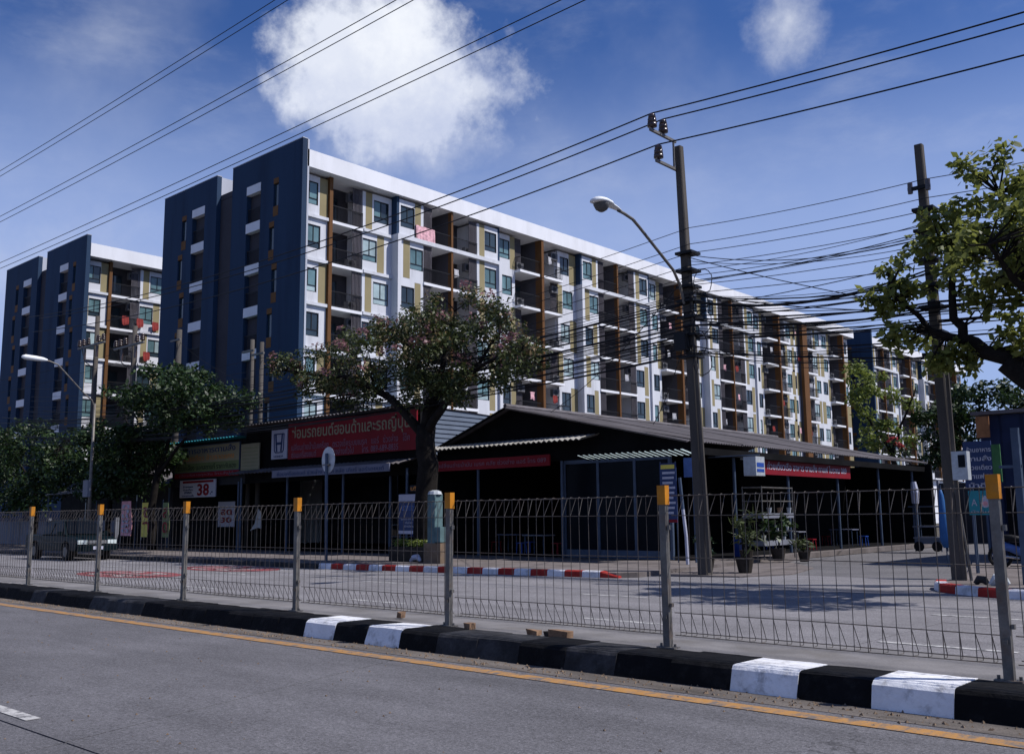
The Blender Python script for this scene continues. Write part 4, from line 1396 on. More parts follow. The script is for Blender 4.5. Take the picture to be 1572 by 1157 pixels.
# ------------------------------------------------------------------ poles and cables
def square_pole(name, label, bx, by, top, h, w0, w1, cat='utility pole'):
    t = thing(name, label, cat, (bx, by, .1))
    b = MB()
    vs, fs = [], []
    n = 6
    for i in range(n + 1):
        q = i / n
        cx, cy_ = bx + (top[0] - bx) * q, by + (top[1] - by) * q
        w = w0 + (w1 - w0) * q
        c = w * .12
        for (dx, dy) in ((-w / 2 + c, -w / 2), (w / 2 - c, -w / 2), (w / 2, -w / 2 + c), (w / 2, w / 2 - c), (w / 2 - c, w / 2), (-w / 2 + c, w / 2), (-w / 2, w / 2 - c), (-w / 2, -w / 2 + c)):
            vs.append((cx + dx, cy_ + dy, .0 + h * q))
    for i in range(n):
        for j in range(8):
            fs.append((8 * i + j, 8 * i + (j + 1) % 8, 8 * i + 8 + (j + 1) % 8, 8 * i + 8 + j))
    fs.append(tuple(8 * n + j for j in range(8)))
    b.add(vs, fs).build('shaft', 'pole_concrete', t)
    return t


def insulator(t, p, s=1.0):
    x, y, z = p
    b = MB().tube([(x, y, z - .02 * s), (x, y, z + .05 * s), (x, y, z + .06 * s), (x, y, z + .13 * s), (x, y, z + .14 * s), (x, y, z + .15 * s), (x, y, z + .23 * s), (x, y, z + .24 * s), (x, y, z + .25 * s), (x, y, z + .33 * s), (x, y, z + .36 * s)],
                  [.03 * s, .03 * s, .11 * s, .11 * s, .05 * s, .10 * s, .10 * s, .05 * s, .09 * s, .08 * s, .04 * s], 10)
    return b.build('insulator', 'insulator', t, True)


P1 = square_pole('utility_pole', 'tall concrete utility pole with street lamp arm and insulators at the corner', -13.45, 22.4, (-13.85, 22.5), 11.9, .31, .20)
MB().box(-13.94, -13.87, 21.15, 22.42, 12.0, 12.07).build('cross_arm', 'galvanised', P1)
MB().box(-13.94, -13.87, 21.4, 22.42, 11.18, 11.25).build('cross_arm', 'galvanised', P1)
MB().tube([(-13.9, 22.3, 12.0), (-13.9, 22.3, 11.25)], .03, 6).build('strut', 'galvanised', P1)
for q in ((-13.9, 21.25, 12.06), (-13.9, 21.8, 12.06), (-13.9, 21.52, 11.24)):
    insulator(P1, q, 1.25)
for z in (8.7, 8.2, 7.75, 7.35, 6.9, 6.4, 5.8):
    MB().box(-13.92, -13.4, 22.2, 22.7, z, z + .07).build('band', 'cable_black', P1)
MB().tube([(-13.35, 22.3, 0.1), (-13.4, 22.28, 4), (-13.5, 22.3, 7.5)], .035, 6).build('conduit', 'pole_concrete', P1)
MB().tube([(-13.2, 22.2, 0.1), (-13.28, 22.2, 3.2), (-13.4, 22.25, 5.6)], .05, 6).build('conduit', 'pole_concrete', P1)
# cable loops and boxes on the pole
for i in range(5):
    z = 5.6 + .55 * i
    c = Vector((-13.2 + rnd.uniform(-.1, .15), 22.2, z))
    MB().tube([c + Vector((.28 * math.cos(a), rnd.uniform(-.04, .04), .34 * math.sin(a))) for a in [2 * math.pi * k / 14 for k in range(15)]], .012, 5).build('cable_loop', 'cable_black', P1)
MB().box(-13.95, -13.6, 22.05, 22.25, 6.0, 6.5).build('junction_box', 'cable_black', P1)
lamp1 = thing('street_lamp', 'white street lamp head on a curved arm fixed to the corner utility pole', 'street lamp', (-13.7, 22.2, 7.9))
MB().tube([(-13.7, 22.25, 7.3), (-13.7, 22.05, 7.8), (-13.7, 21.75, 8.15), (-13.7, 20.2, 9.0), (-13.7, 19.9, 9.15), (-13.7, 19.5, 9.22), (-13.7, 19.25, 9.24)], .04, 8).build('arm', 'galvanised', lamp1)
hb = MB()
prof = [(19.35, .06, 9.25), (19.15, .10, 9.27), (18.95, .13, 9.28), (18.8, .2, 9.28), (18.55, .23, 9.28), (18.35, .2, 9.27), (18.22, .1, 9.25)]
vs, fs = [], []
N = 12
for (y, r, z) in prof:
    for k in range(N):
        a = 2 * math.pi * k / N
        vs.append((-13.7 + r * math.cos(a), y, z + (r * .55 * math.sin(a) if math.sin(a) > 0 else r * .18 * math.sin(a))))
for i in range(len(prof) - 1):
    for k in range(N):
        fs.append((i * N + k, i * N + (k + 1) % N, (i + 1) * N + (k + 1) % N, (i + 1) * N + k))
fs += [tuple(range(N))[::-1], tuple((len(prof) - 1) * N + k for k in range(N))]
hb.add(vs, fs).build('lamp_head', 'lamp_white', lamp1, True)
gl = MB()
for i in range(5):
    pass
gl.tube([(-13.7, 18.56, 9.26), (-13.7, 18.56, 9.2), (-13.7, 18.56, 9.1), (-13.7, 18.56, 9.04)], [.21, .2, .15, .06], 14)
gl.build('lamp_lens', 'lamp_glass', lamp1, True)

P2 = square_pole('utility_pole', 'tall bare-topped concrete utility pole in front of the tree at the right', -7.1, 22.4, (-7.32, 22.5), 10.15, .27, .18)
MB().box(-7.55, -7.05, 22.2, 22.28, 9.0, 9.08).build('cross_arm', 'cable_black', P2)
for x in (-7.5, -7.1):
    MB().tube([(x, 22.24, 8.94), (x, 22.24, 9.2)], .06, 8).build('insulator', 'insulator', P2)
for z in (8.5, 8.0, 7.3, 6.7, 6.2, 5.6, 5.1):
    MB().box(-7.5, -7.02, 22.22, 22.68, z, z + .07).build('band', 'cable_black', P2)
MB().tube([(-6.95, 22.25, .1), (-7.0, 22.25, 5.0)], .045, 6).build('conduit', 'pole_concrete', P2)
MB().tube([(-6.82, 22.3, .1), (-7.02, 22.3, 2.2)], .035, 6).build('conduit', 'galvanised', P2)
t = thing('meter_box', 'grey electricity meter box strapped to the right hand utility pole', 'meter box', (-6.8, 22.1, 2.25))
MB().box(-6.96, -6.64, 22.0, 22.22, 2.28, 2.9).build('box', 'sign_back', t)
MB().box(-6.82, -6.68, 21.985, 22.0, 2.55, 2.82).build('window', 'shop_glass', t)


def round_pole(name, label, x, y, h, r0, r1, m='pole_concrete', cat='utility pole'):
    t = thing(name, label, cat, (x, y, .1))
    MB().tube([(x, y, 0), (x, y, h * .5), (x, y, h)], [r0, (r0 + r1) / 2, r1], 10).build('shaft', m, t, True)
    return t


# left street: lamp and poles
t = round_pole('street_lamp', 'slim street lamp with a long flat white head above the dark trees', -46.0, 20.75, 7.2, .09, .06, 'galvanised', 'street lamp')
MB().tube([(-46, 20.75, 7.0), (-46, 20.6, 7.35), (-46, 20.2, 7.65), (-46, 18.9, 8.9), (-46, 18.5, 9.02), (-46, 18.2, 9.05)], .035, 8).build('arm', 'galvanised', t)
MB().tube([(-46, 18.4, 9.06), (-46, 18.2, 9.07), (-46, 17.9, 9.08), (-46, 17.4, 9.1), (-46, 17.25, 9.1)], [.05, .1, .12, .12, .05], 10).build('lamp_head', 'lamp_white', t, True)
MB().box(-46.25, -45.75, 20.5, 20.65, 2.7, 3.5).build('control_box', 'wall_low', t)
for (px_, x, y, h, lab) in ((150, -62.3, 28, 15.0, 'leftmost of the tall poles rising in front of the left apartment block'), (208, -57.0, 28, 13.6, 'pole with transformer arms in front of the left apartment block'),
                            (275, -51.5, 28, 12.6, 'pole standing against the blue end wall left of the recess'), (388, -43.8, 28, 11.0, 'left one of two thin poles before the blue end wall corner'),
                            (402, -42.9, 28, 10.75, 'right one of two thin poles before the blue end wall corner')):
    t = round_pole('utility_pole', lab, x, y, h, .20 if px_ < 300 else .14, .15 if px_ < 300 else .11)
    if px_ in (150, 208):
        z = h - 2.0 if px_ == 150 else h - 1.3
        MB().box(x - 2.3, x + 1.6, y - .25, y - .13, z, z + .12).build('cross_arm', 'galvanised', t)
        for dx in (-2.1, -1.5, -.8, .7, 1.4):
            insulator(t, (x + dx, y - .19, z + .12), 1.4)
        MB().tube([(x - 1.7, y - .2, z), (x - 1.2, y - .2, z - .9), (x - .1, y - .2, z - 1.4)], .03, 5).build('strut', 'cable_black', t)
        for dx in (-1.0, .8):
            MB().tube([(x + dx, y - .3, z - .85), (x + dx, y - .3, z - .1)], .09, 8).build('fuse_holder', 'insulator', t)
    else:
        MB().box(x - .6, x + .5, y - .25, y - .15, h - .7, h - .6).build('cross_arm', 'galvanised', t)


def cable(pts, r, label, group, name='cable', m='cable_black', n=5):
    return one(name, MB().tube(pts, r, n), m, label, 'cable', group, True)


def span(a, b, sag, n=14):
    return catenary(a, b, sag, n)


# three feeders through the corner pole
FL = [('uppermost', (-13.9, 21.25, 12.52)), ('second', (-13.9, 21.8, 12.52)), ('lowest', (-13.9, 21.52, 11.7))]
for lab, c in FL:
    c = Vector(c)
    pts = span((-56, c.y, c.z + .5), c, .85, 24)[:-1] + [c] + span(c, (26, c.y, c.z + .1), .82, 24)[1:]
    cable(pts, .021, lab + ' of three thick feeder wires held by the corner pole insulators', 'feeder wires on the corner pole', 'feeder_wire')
# three pairs high above the road
k_ = 0
for (zz, lab) in ((12.62, 'lowest'), (14.85, 'middle'), (17.0, 'highest')):
    for dz, w in ((0, 'lower'), (.26, 'upper')):
        a, b = (-90, 15.0, zz + dz + 1.1), (24, 15.0, zz + dz + .55)
        cable(span(a, b, 1.25 if zz < 13 else 1.35, 40), .0125, w + ' wire of the ' + lab + ' pair crossing the sky at upper left', 'wire pairs across the sky', 'overhead_wire')
# cables between the two poles and on past them
r2 = random.Random(3)
up = [(9.41, 9.05), (8.95, 8.6), (8.7, 8.3), (8.35, 7.95), (8.05, 7.7), (7.8, 7.35)]
for i, (z1, z2) in enumerate(up):
    c1, c2 = Vector((-13.5, 22.3, z1)), Vector((-7.2, 22.3, z2 + .18))
    pts = span((-58, 22.4, z1 - .2), c1, 1.1, 22)[:-1] + span(c1, c2, .07, 10)[:-1] + span(c2, (26, 22.2, z2 + .8), .8, 12)
    cable(pts, .010, 'thin upper cable number ' + ['one', 'two', 'three', 'four', 'five', 'six'][i] + ' from the top strung between the two tall poles', 'upper cables between the poles')
for i in range(32):
    z1 = 7.6 - .056 * i + r2.uniform(-.08, .08)
    z2 = 7.1 - .062 * i + r2.uniform(-.32, .32)
    y = 22.3 + r2.uniform(-.12, .12)
    c1, c2 = Vector((-13.5, y, z1)), Vector((-7.15, y, z2))
    pts = span((-60 + r2.uniform(-4, 4), 22.6, z1 + .35 + r2.uniform(-.2, .3)), c1, .95 + r2.uniform(-.3, .25), 24)[:-1] + span(c1, c2, r2.uniform(.02, .42), 10)[:-1] + span(c2, (28, 22.2, z2 + .5), r2.uniform(.5, .9), 12)
    cable(pts, r2.choice([.008, .009, .011, .014, .018, .022]), 'black communication cable in the thick sagging bundle below the lamp arm', 'communication cable bundle')
for i in range(11):
    y = 22.3 + r2.uniform(-.15, .1)
    c1, c2 = Vector((-13.5, y, r2.uniform(6.6, 8.9))), Vector((-7.2, y, r2.uniform(6.1, 8.3)))
    pts = span(c1, c2, r2.uniform(.05, .45), 12)[:-1] + span(c2, (26, 22.2, c2.z + r2.uniform(-.3, .8)), .7, 10)
    cable(pts, r2.choice([.007, .009, .012]), 'loose thin cable crossing the gap between the two tall poles', 'loose cables between the poles')
# a few service drops
for i, (a, b, s_) in enumerate((((-13.5, 22.3, 8.2), (-26, 30, 5.4), .5), ((-13.5, 22.3, 7.0), (-18, 27, 4.6), .3), ((-7.2, 22.3, 6.9), (-14, 44, 5.8), .6), ((-42.9, 28, 9.8), (-13.5, 22.3, 6.6), 1.2), ((-57, 28, 12.2), (-90, 26, 12.6), .5), ((-57, 28, 11.6), (-95, 26, 11.5), .5), ((-51.5, 28, 11.9), (-43.8, 28, 8.6), .3), ((-46, 20.8, 7.6), (-51.5, 28, 9.6), .4))):
    lab = ['service cable dropping from the corner pole towards the shop gable', 'short service cable from the corner pole to the glazed shop front', 'service cable from the right hand pole back along the side street',
           'long slack cable from the two thin poles to the corner pole', 'upper cable leaving the transformer pole to the left', 'lower cable leaving the transformer pole to the left',
           'cable from the pole at the recess to the two thin poles', 'cable from the slim street lamp to the pole at the recess'][i]
    cable(span(a, b, s_, 16), .012, lab, None, 'service_cable')


# ------------------------------------------------------------------ trees and plants
def leaves(centers, n, size, seed, flat=0.35, ratio=0.5, pts=None):
    """n small folded leaves scattered through the clumps; returns verts, faces as arrays"""
    g = np.random.default_rng(seed)
    cs = np.array([c[:3] for c in centers], float)
    rs = np.array([c[3] for c in centers], float)
    w = rs ** 2
    idx = g.choice(len(cs), n, p=w / w.sum())
    d = g.normal(size=(n, 3))
    d /= np.linalg.norm(d, axis=1)[:, None]
    rad = rs[idx] * g.random(n) ** 0.45
    p = cs[idx] + d * rad[:, None] * np.array([1, 1, .72])
    up = d * flat + np.array([0, 0, .7]) + g.normal(size=(n, 3)) * .55
    up /= np.linalg.norm(up, axis=1)[:, None]
    ax = np.cross(up, g.normal(size=(n, 3)))
    ax /= np.linalg.norm(ax, axis=1)[:, None]
    bx = np.cross(up, ax)
    L = (size * g.uniform(.6, 1.35, n))[:, None]
    Wd = L * ratio
    tip = p + ax * L
    dr = up * L * .12
    a = p + ax * L * .5 + bx * Wd * .5 - dr
    b = p + ax * L * .5 - bx * Wd * .5 - dr
    V = np.stack([p, a, tip - dr * 1.5, b], 1).reshape(-1, 3)
    i = np.arange(n)[:, None] * 4
    F = np.concatenate([i + np.array([0, 1, 2]), i + np.array([0, 2, 3])], 0)
    return V, F


def leaf_object(name, V, F, m, parent):
    o_ = np.array(org(parent))
    me = bpy.data.meshes.new(name)
    me.vertices.add(len(V))
    me.vertices.foreach_set('co', (V - o_).astype(np.float32).ravel())
    me.loops.add(len(F) * 3)
    me.loops.foreach_set('vertex_index', F.astype(np.int32).ravel())
    me.polygons.add(len(F))
    me.polygons.foreach_set('loop_start', np.arange(0, len(F) * 3, 3, dtype=np.int32))
    me.materials.append(MATS[m])
    me.update(calc_edges=True)
    me.validate()
    o = bpy.data.objects.new(name, me)
    COL.objects.link(o)
    o.parent = parent
    WORLD[o.name] = org(parent)
    return o


def clumps(blobs, per, seed):
    """break big ellipsoids (x,y,z,rx,ry,rz) into small leaf clumps"""
    g = random.Random(seed)
    out = []
    for (x, y, z, rx, ry, rz, r) in blobs:
        for _ in range(per):
            while True:
                a, b, c = g.uniform(-1, 1), g.uniform(-1, 1), g.uniform(-1, 1)
                q = a * a + b * b + c * c
                if .12 < q < 1:
                    break
            out.append((x + a * rx, y + b * ry, z + c * rz, r * g.uniform(.55, 1.25)))
    return out


def limb(mb, pts, r0, r1, seed, n=7, wob=.08):
    g = random.Random(seed)
    P = [Vector(p) for p in pts]
    out, rr = [], []
    for i in range(len(P) - 1):
        for k in range(3):
            q = k / 3
            out.append(P[i].lerp(P[i + 1], q) + Vector((g.uniform(-wob, wob), g.uniform(-wob, wob), g.uniform(-wob, wob) * .5)) * (1 if (i, k) != (0, 0) else 0))
    out.append(P[-1])
    for i in range(len(out)):
        rr.append(r0 + (r1 - r0) * (i / (len(out) - 1)) ** .8)
    mb.tube(out, rr, n)
    return out


def tree(name, label, base, trunk, limbs, blobs, per, nleaf, size, m, seed, petals=None, ratio=.5, dry=0, twig=.014, cat='tree', group=None):
    t = thing(name, label, cat, base, group)
    tb = MB()
    nodes = []
    for k, (pts, r0, r1) in enumerate(trunk):
        nodes += limb(tb, pts, r0, r1, seed + k, 9)
    tb.build('trunk', 'bark', t, True)
    for k, (pts, r0, r1) in enumerate(limbs):
        lb = MB()
        nodes += limb(lb, pts, r0, r1, seed + 50 + k, 7)
        lb.build('limb', 'bark', t, True)
    cl = clumps(blobs, per, seed)
    tw = MB()
    g = random.Random(seed + 9)
    nd = nodes[len(nodes) // 4:]
    for c in cl:
        p = Vector(c[:3])
        q = min(nd, key=lambda s_: (s_ - p).length + .5 * abs(s_.z - p.z) * (s_.z > p.z))
        if (p - q).length > .25:
            mid = q.lerp(p, .5) + Vector((g.uniform(-.15, .15), g.uniform(-.15, .15), g.uniform(-.05, .2)))
            tw.tube([q, mid, p], [twig * 1.8, twig * 1.2, twig * .6], 4, cap=False)
    if tw.v:
        tag(tw.build('twigs', 'bark', t), kind='stuff')
    V, F = leaves(cl, nleaf, size, seed, ratio=ratio)
    leaf_object('crown', V, F, m, t)
    if dry:
        V, F = leaves(g.sample(cl, max(4, len(cl) // 4)), dry, size, seed + 3, ratio=ratio)
        leaf_object('dry_leaves', V, F, 'leaf_dry', t)
    if petals:
        n, mname, frac = petals
        cs = [c for c in sorted(cl, key=lambda c: -c[2] - abs(c[0] - base[0]) * .35)[:max(4, int(len(cl) * frac))]]
        g.shuffle(cs)
        cs = [(c[0] + g.uniform(-.2, .2), c[1] - c[3] * .4, c[2] + c[3] * .6, c[3] * .4) for c in cs[:max(4, len(cs) // 2)]]
        V, F = leaves(cs, n, size * .7, seed + 5, ratio=.9)
        leaf_object('blossom', V, F, mname, t)
    return t


# flowering tree on the pavement in the middle
bx, by = -24.3, 22.5
tree('flowering_tree', 'spreading street tree with pink blossom in front of the apartment facade', (bx, by, .13),
     [([(bx, by, 0), (bx - .05, by, 1.6), (bx + .05, by, 3.4), (bx + .0, by, 4.7)], .44, .33)],
     [([(bx - .1, by, 4.4), (bx - 1.2, by - .2, 5.5), (bx - 3.2, by - .3, 6.6), (bx - 5.4, by - .4, 7.0), (bx - 7.6, by - .5, 7.4)], .2, .03),
      ([(bx, by, 4.6), (bx + .4, by, 5.8), (bx + .7, by + .3, 7.2), (bx + 1.2, by + .2, 8.6)], .24, .03),
      ([(bx, by, 4.6), (bx - .3, by + .5, 5.9), (bx - 1.6, by + .9, 7.4), (bx - 2.4, by + 1, 8.6)], .19, .03),
      ([(bx, by, 4.4), (bx + 1.4, by - .3, 5.6), (bx + 3.2, by - .5, 6.4), (bx + 5.2, by - .7, 6.9)], .18, .03),
      ([(bx + .2, by, 5.0), (bx + 1.6, by + .5, 6.4), (bx + 2.8, by + .9, 7.8)], .14, .03)],
     [(bx - 5.2, by - .2, 7.2, 1.6, 1.5, 1.0, .55), (bx - 2.9, by, 7.6, 1.7, 2.0, 1.2, .6), (bx - .6, by, 7.7, 1.6, 2.2, 1.3, .65), (bx + 1.4, by + .2, 8.1, 1.6, 2.0, 1.3, .62),
      (bx + 2.9, by, 7.3, 1.5, 1.8, 1.2, .58), (bx + 4.7, by - .6, 6.4, 1.3, 1.3, .7, .45), (bx + 1.2, by - .3, 6.5, 2.2, 1.8, .9, .5), (bx - 7.3, by - .5, 7.5, 1.0, .8, .5, .34), (bx - 4.4, by - .3, 6.2, 1.5, 1.2, .7, .5), (bx + .2, by - .4, 6.0, 1.4, 1.2, .6, .48), (bx + 2.6, by - .5, 5.8, 1.5, 1.0, .6, .45), (bx - 2.0, by - .2, 6.5, 1.4, 1.4, .7, .5)],
     15, 20000, .15, 'leaf_main', 11, (1700, 'petal', .8), dry=2200)

# dark trees at the left
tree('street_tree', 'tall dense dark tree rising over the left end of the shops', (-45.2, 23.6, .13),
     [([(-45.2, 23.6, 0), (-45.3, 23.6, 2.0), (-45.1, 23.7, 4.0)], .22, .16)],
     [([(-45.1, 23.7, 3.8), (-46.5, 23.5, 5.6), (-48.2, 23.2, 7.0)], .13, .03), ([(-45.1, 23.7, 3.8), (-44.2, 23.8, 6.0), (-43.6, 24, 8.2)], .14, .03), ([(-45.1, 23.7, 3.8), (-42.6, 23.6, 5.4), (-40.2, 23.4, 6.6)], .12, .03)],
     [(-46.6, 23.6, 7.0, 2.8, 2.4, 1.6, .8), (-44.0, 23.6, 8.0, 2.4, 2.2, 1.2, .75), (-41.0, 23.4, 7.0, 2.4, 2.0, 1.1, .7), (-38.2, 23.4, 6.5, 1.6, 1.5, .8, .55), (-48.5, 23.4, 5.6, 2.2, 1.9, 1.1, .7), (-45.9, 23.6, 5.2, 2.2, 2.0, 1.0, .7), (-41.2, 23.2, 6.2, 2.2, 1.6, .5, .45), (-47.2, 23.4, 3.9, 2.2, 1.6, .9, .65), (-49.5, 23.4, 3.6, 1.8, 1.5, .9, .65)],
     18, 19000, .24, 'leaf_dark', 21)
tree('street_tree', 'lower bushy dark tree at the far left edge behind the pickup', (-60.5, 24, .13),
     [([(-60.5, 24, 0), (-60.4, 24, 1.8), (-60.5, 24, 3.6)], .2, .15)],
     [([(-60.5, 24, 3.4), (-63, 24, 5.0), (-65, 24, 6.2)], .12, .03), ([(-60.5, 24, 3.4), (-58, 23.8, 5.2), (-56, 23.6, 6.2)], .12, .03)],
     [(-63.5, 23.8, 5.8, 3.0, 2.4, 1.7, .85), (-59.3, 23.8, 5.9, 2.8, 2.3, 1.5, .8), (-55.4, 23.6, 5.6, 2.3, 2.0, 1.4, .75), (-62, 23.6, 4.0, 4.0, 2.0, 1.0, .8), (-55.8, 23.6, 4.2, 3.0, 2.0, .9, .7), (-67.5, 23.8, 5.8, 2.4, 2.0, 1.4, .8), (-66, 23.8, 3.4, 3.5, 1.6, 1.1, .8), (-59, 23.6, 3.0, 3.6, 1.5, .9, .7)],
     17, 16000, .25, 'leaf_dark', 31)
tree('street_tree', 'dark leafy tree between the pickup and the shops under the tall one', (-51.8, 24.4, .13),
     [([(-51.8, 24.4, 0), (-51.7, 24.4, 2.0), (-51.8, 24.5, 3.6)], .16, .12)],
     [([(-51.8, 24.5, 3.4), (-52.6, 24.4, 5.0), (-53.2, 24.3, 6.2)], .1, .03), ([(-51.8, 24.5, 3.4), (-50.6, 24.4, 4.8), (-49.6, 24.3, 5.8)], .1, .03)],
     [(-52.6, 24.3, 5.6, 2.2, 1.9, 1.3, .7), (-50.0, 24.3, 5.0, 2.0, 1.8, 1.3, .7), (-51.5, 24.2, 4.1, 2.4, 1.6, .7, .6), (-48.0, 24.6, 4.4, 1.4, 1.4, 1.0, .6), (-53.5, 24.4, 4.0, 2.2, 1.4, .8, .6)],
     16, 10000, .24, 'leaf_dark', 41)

# broad-leaved tree at the right edge
tree('broadleaf_tree', 'large-leaved sunlit tree leaning in from the right edge over the pavement', (-4.2, 21.2, .13),
     [([(-4.2, 21.2, 0), (-4.25, 21.1, 2.2), (-4.6, 21.0, 3.7), (-5.4, 20.9, 4.6)], .34, .26)],
     [([(-5.2, 20.9, 4.5), (-6.0, 20.9, 5.0), (-6.3, 20.8, 5.6), (-6.2, 20.8, 7.0)], .2, .05),
      ([(-5.9, 20.9, 5.0), (-6.8, 20.7, 5.4), (-7.5, 20.5, 6.4)], .12, .03),
      ([(-4.6, 21.0, 3.9), (-4.5, 20.8, 5.4), (-4.9, 20.7, 6.6), (-5.2, 20.6, 8.0)], .24, .05),
      ([(-4.5, 20.9, 5.0), (-3.4, 20.5, 6.4), (-2.4, 20.2, 7.6)], .18, .04),
      ([(-4.6, 21, 4.3), (-4.6, 19.6, 5.6), (-4.9, 18.4, 6.4)], .16, .03)],
     [(-6.9, 20.8, 6.8, .80, .9, .55, .30), (-6.3, 20.8, 7.5, .70, 1.0, .65, .30), (-5.3, 20.8, 8.2, .7, 1.0, .75, .30), (-5.8, 20.7, 6.9, .8, 1.1, .5, .30), (-7.2, 20.6, 5.3, .5, .6, .3, .24),
      (-4.3, 20.6, 7.6, 1.0, 1.4, 1.0, .36), (-2.8, 20.4, 7.6, 1.5, 1.6, 1.1, .42), (-5.0, 19.0, 6.5, 1.1, 1.2, .7, .36), (-4.8, 20.8, 5.1, .7, .7, .4, .28), (-3.2, 19.0, 6.6, 1.6, 1.4, .8, .42), (-7.5, 20.5, 6.2, .5, .6, .4, .24),
      (-4.9, 20.6, 6.6, .8, 1.0, .6, .32), (-6.4, 20.7, 4.75, .6, .6, .3, .26), (-5.6, 20.7, 6.0, .5, .7, .35, .26)],
     15, 8200, .175, 'leaf_big', 51, ratio=.6)
# trees behind the corner shop
tree('garden_tree', 'small light green tree standing behind the far end of the corrugated roof', (-20.5, 55, 0),
     [([(-20.5, 55, 0), (-20.4, 55, 3.0), (-20.6, 55, 5.5)], .2, .14)],
     [([(-20.6, 55, 5), (-22, 55, 7.4), (-22.6, 55, 9.4)], .1, .03), ([(-20.6, 55, 5), (-19.6, 55, 7.2), (-19.0, 55, 8.6)], .1, .03)],
     [(-22.2, 55, 9.0, 1.4, 1.4, 1.6, .5), (-20.6, 55, 7.6, 1.6, 1.5, 1.6, .5), (-20.9, 55, 5.9, 1.6, 1.4, 1.0, .5)],
     13, 2600, .26, 'leaf_lime', 61)
tree('garden_tree', 'dark green tree mass between the corrugated roof and the right pole', (-16.5, 58, 0),
     [([(-16.5, 58, 0), (-16.5, 58, 3.0), (-16.4, 58, 5.0)], .22, .16)],
     [([(-16.4, 58, 4.6), (-18, 58, 6.4), (-19, 58, 8)], .12, .03), ([(-16.4, 58, 4.6), (-14.6, 58, 6.4), (-13.4, 58, 7.6)], .12, .03)],
     [(-18.4, 57.5, 6.8, 2.0, 2, 1.8, .7), (-15.8, 57.5, 7.2, 2.2, 2, 1.9, .75), (-13.2, 57.5, 6.2, 2.0, 2, 1.8, .7), (-16.5, 57, 4.6, 3.4, 2, 1.5, .7), (-13.2, 56, 3.9, 3.2, 1.4, 1.0, .6)],
     16, 11000, .30, 'leaf_dark', 71)
tree('garden_tree', 'leafy tree further along the side street at the right edge', (-9.5, 62, 0),
     [([(-9.5, 62, 0), (-9.5, 62, 3.0), (-9.4, 62, 4.6)], .22, .16)],
     [([(-9.4, 62, 4.4), (-11, 62, 6.4)], .12, .03), ([(-9.4, 62, 4.4), (-8, 62, 6.4)], .12, .03)],
     [(-11, 62, 6.0, 2.2, 2, 2, .8), (-8.4, 62, 6.6, 2.4, 2, 2.2, .8), (-10, 61, 4.0, 3.2, 2, 1.4, .7)],
     15, 6000, .32, 'leaf_dark', 81)
tree('bougainvillea', 'red flowering shrub growing over the far corner of the roof', (-17.2, 49.8, 0),
     [([(-17.2, 49.8, 0), (-17.3, 49.7, 2.4), (-17.4, 49.2, 4.0)], .06, .04)], [([(-17.4, 49.2, 3.9), (-17.8, 48.6, 4.6), (-17.9, 48.0, 5.2)], .04, .015)],
     [(-17.7, 48.6, 4.5, .4, .5, .35, .22), (-17.9, 48.0, 5.1, .2, .3, .25, .16)], 8, 250, .15, 'leaf_dark', 91, (260, 'petal_red', 1.0), cat='shrub')


def pot_plant(label, x, y, z, r, h, nleaf, size, m, seed, pot='pot_dark', spread=.3, ratio=.4, stems=4):
    t = thing('potted_plant', label, 'plant', (x, y, z))
    MB().tube([(x, y, z), (x, y, z + .05), (x, y, z + .30 * r / .2), (x, y, z + .32 * r / .2)], [r * .7, r * .75, r, r * 1.05], 12).build('pot', pot, t)
    g = random.Random(seed)
    sb = MB()
    cl = []
    for i in range(stems):
        tip = Vector((x + g.uniform(-spread, spread), y + g.uniform(-spread, spread), z + h * g.uniform(.65, 1.0)))
        sb.tube([(x, y, z + .3), Vector((x, y, z + .3)).lerp(tip, .5) + Vector((g.uniform(-.05, .05), 0, .05)), tip], [.014, .01, .006], 4)
        cl.append((tip.x, tip.y, tip.z, spread * .7))
        q = Vector((x, y, z + .3)).lerp(tip, .6)
        cl.append((q.x, q.y, q.z, spread * .6))
    sb.build('stems', 'bark', t)
    V, F = leaves(cl, nleaf, size, seed, ratio=ratio)
    leaf_object('foliage', V, F, m, t)


pot_plant('tall yellowish potted palm just right of the concrete pole', -12.95, 23.6, .04, .24, 1.6, 120, .34, 'leaf_main', 5, spread=.38, ratio=.16)
pot_plant('broad-leaved potted plant in front of the metal rack', -14.75, 29.1, .1, .24, 1.5, 110, .26, 'leaf_dark', 6, spread=.36, ratio=.55)
pot_plant('small potted plant low at the right foot of the metal rack', -14.2, 29.8, .05, .2, .9, 90, .2, 'leaf_main', 7, spread=.28)
pot_plant('leafy potted plant on the ground left of the metal rack', -15.4, 28.2, .1, .22, 1.2, 100, .2, 'leaf_main', 8, spread=.25)
pot_plant('dark potted shrub at the foot of the concrete pole', -13.9, 23.2, .05, .24, .9, 120, .16, 'leaf_dark', 9, spread=.25)
# clipped hedge in a planter by the tree
t = thing('planter', 'low clipped hedge in a dark trough beside the tree trunk', 'planter', (-24.3, 21.9, .13))
MB().box(-25.4, -23.3, 21.8, 22.2, .13, .62).build('trough', 'pot_dark', t)
V, F = leaves([(-25.2 + .22 * i, 22.0, .74, .2) for i in range(9)], 900, .1, 13)
leaf_object('hedge', V, F, 'leaf_lime', t)
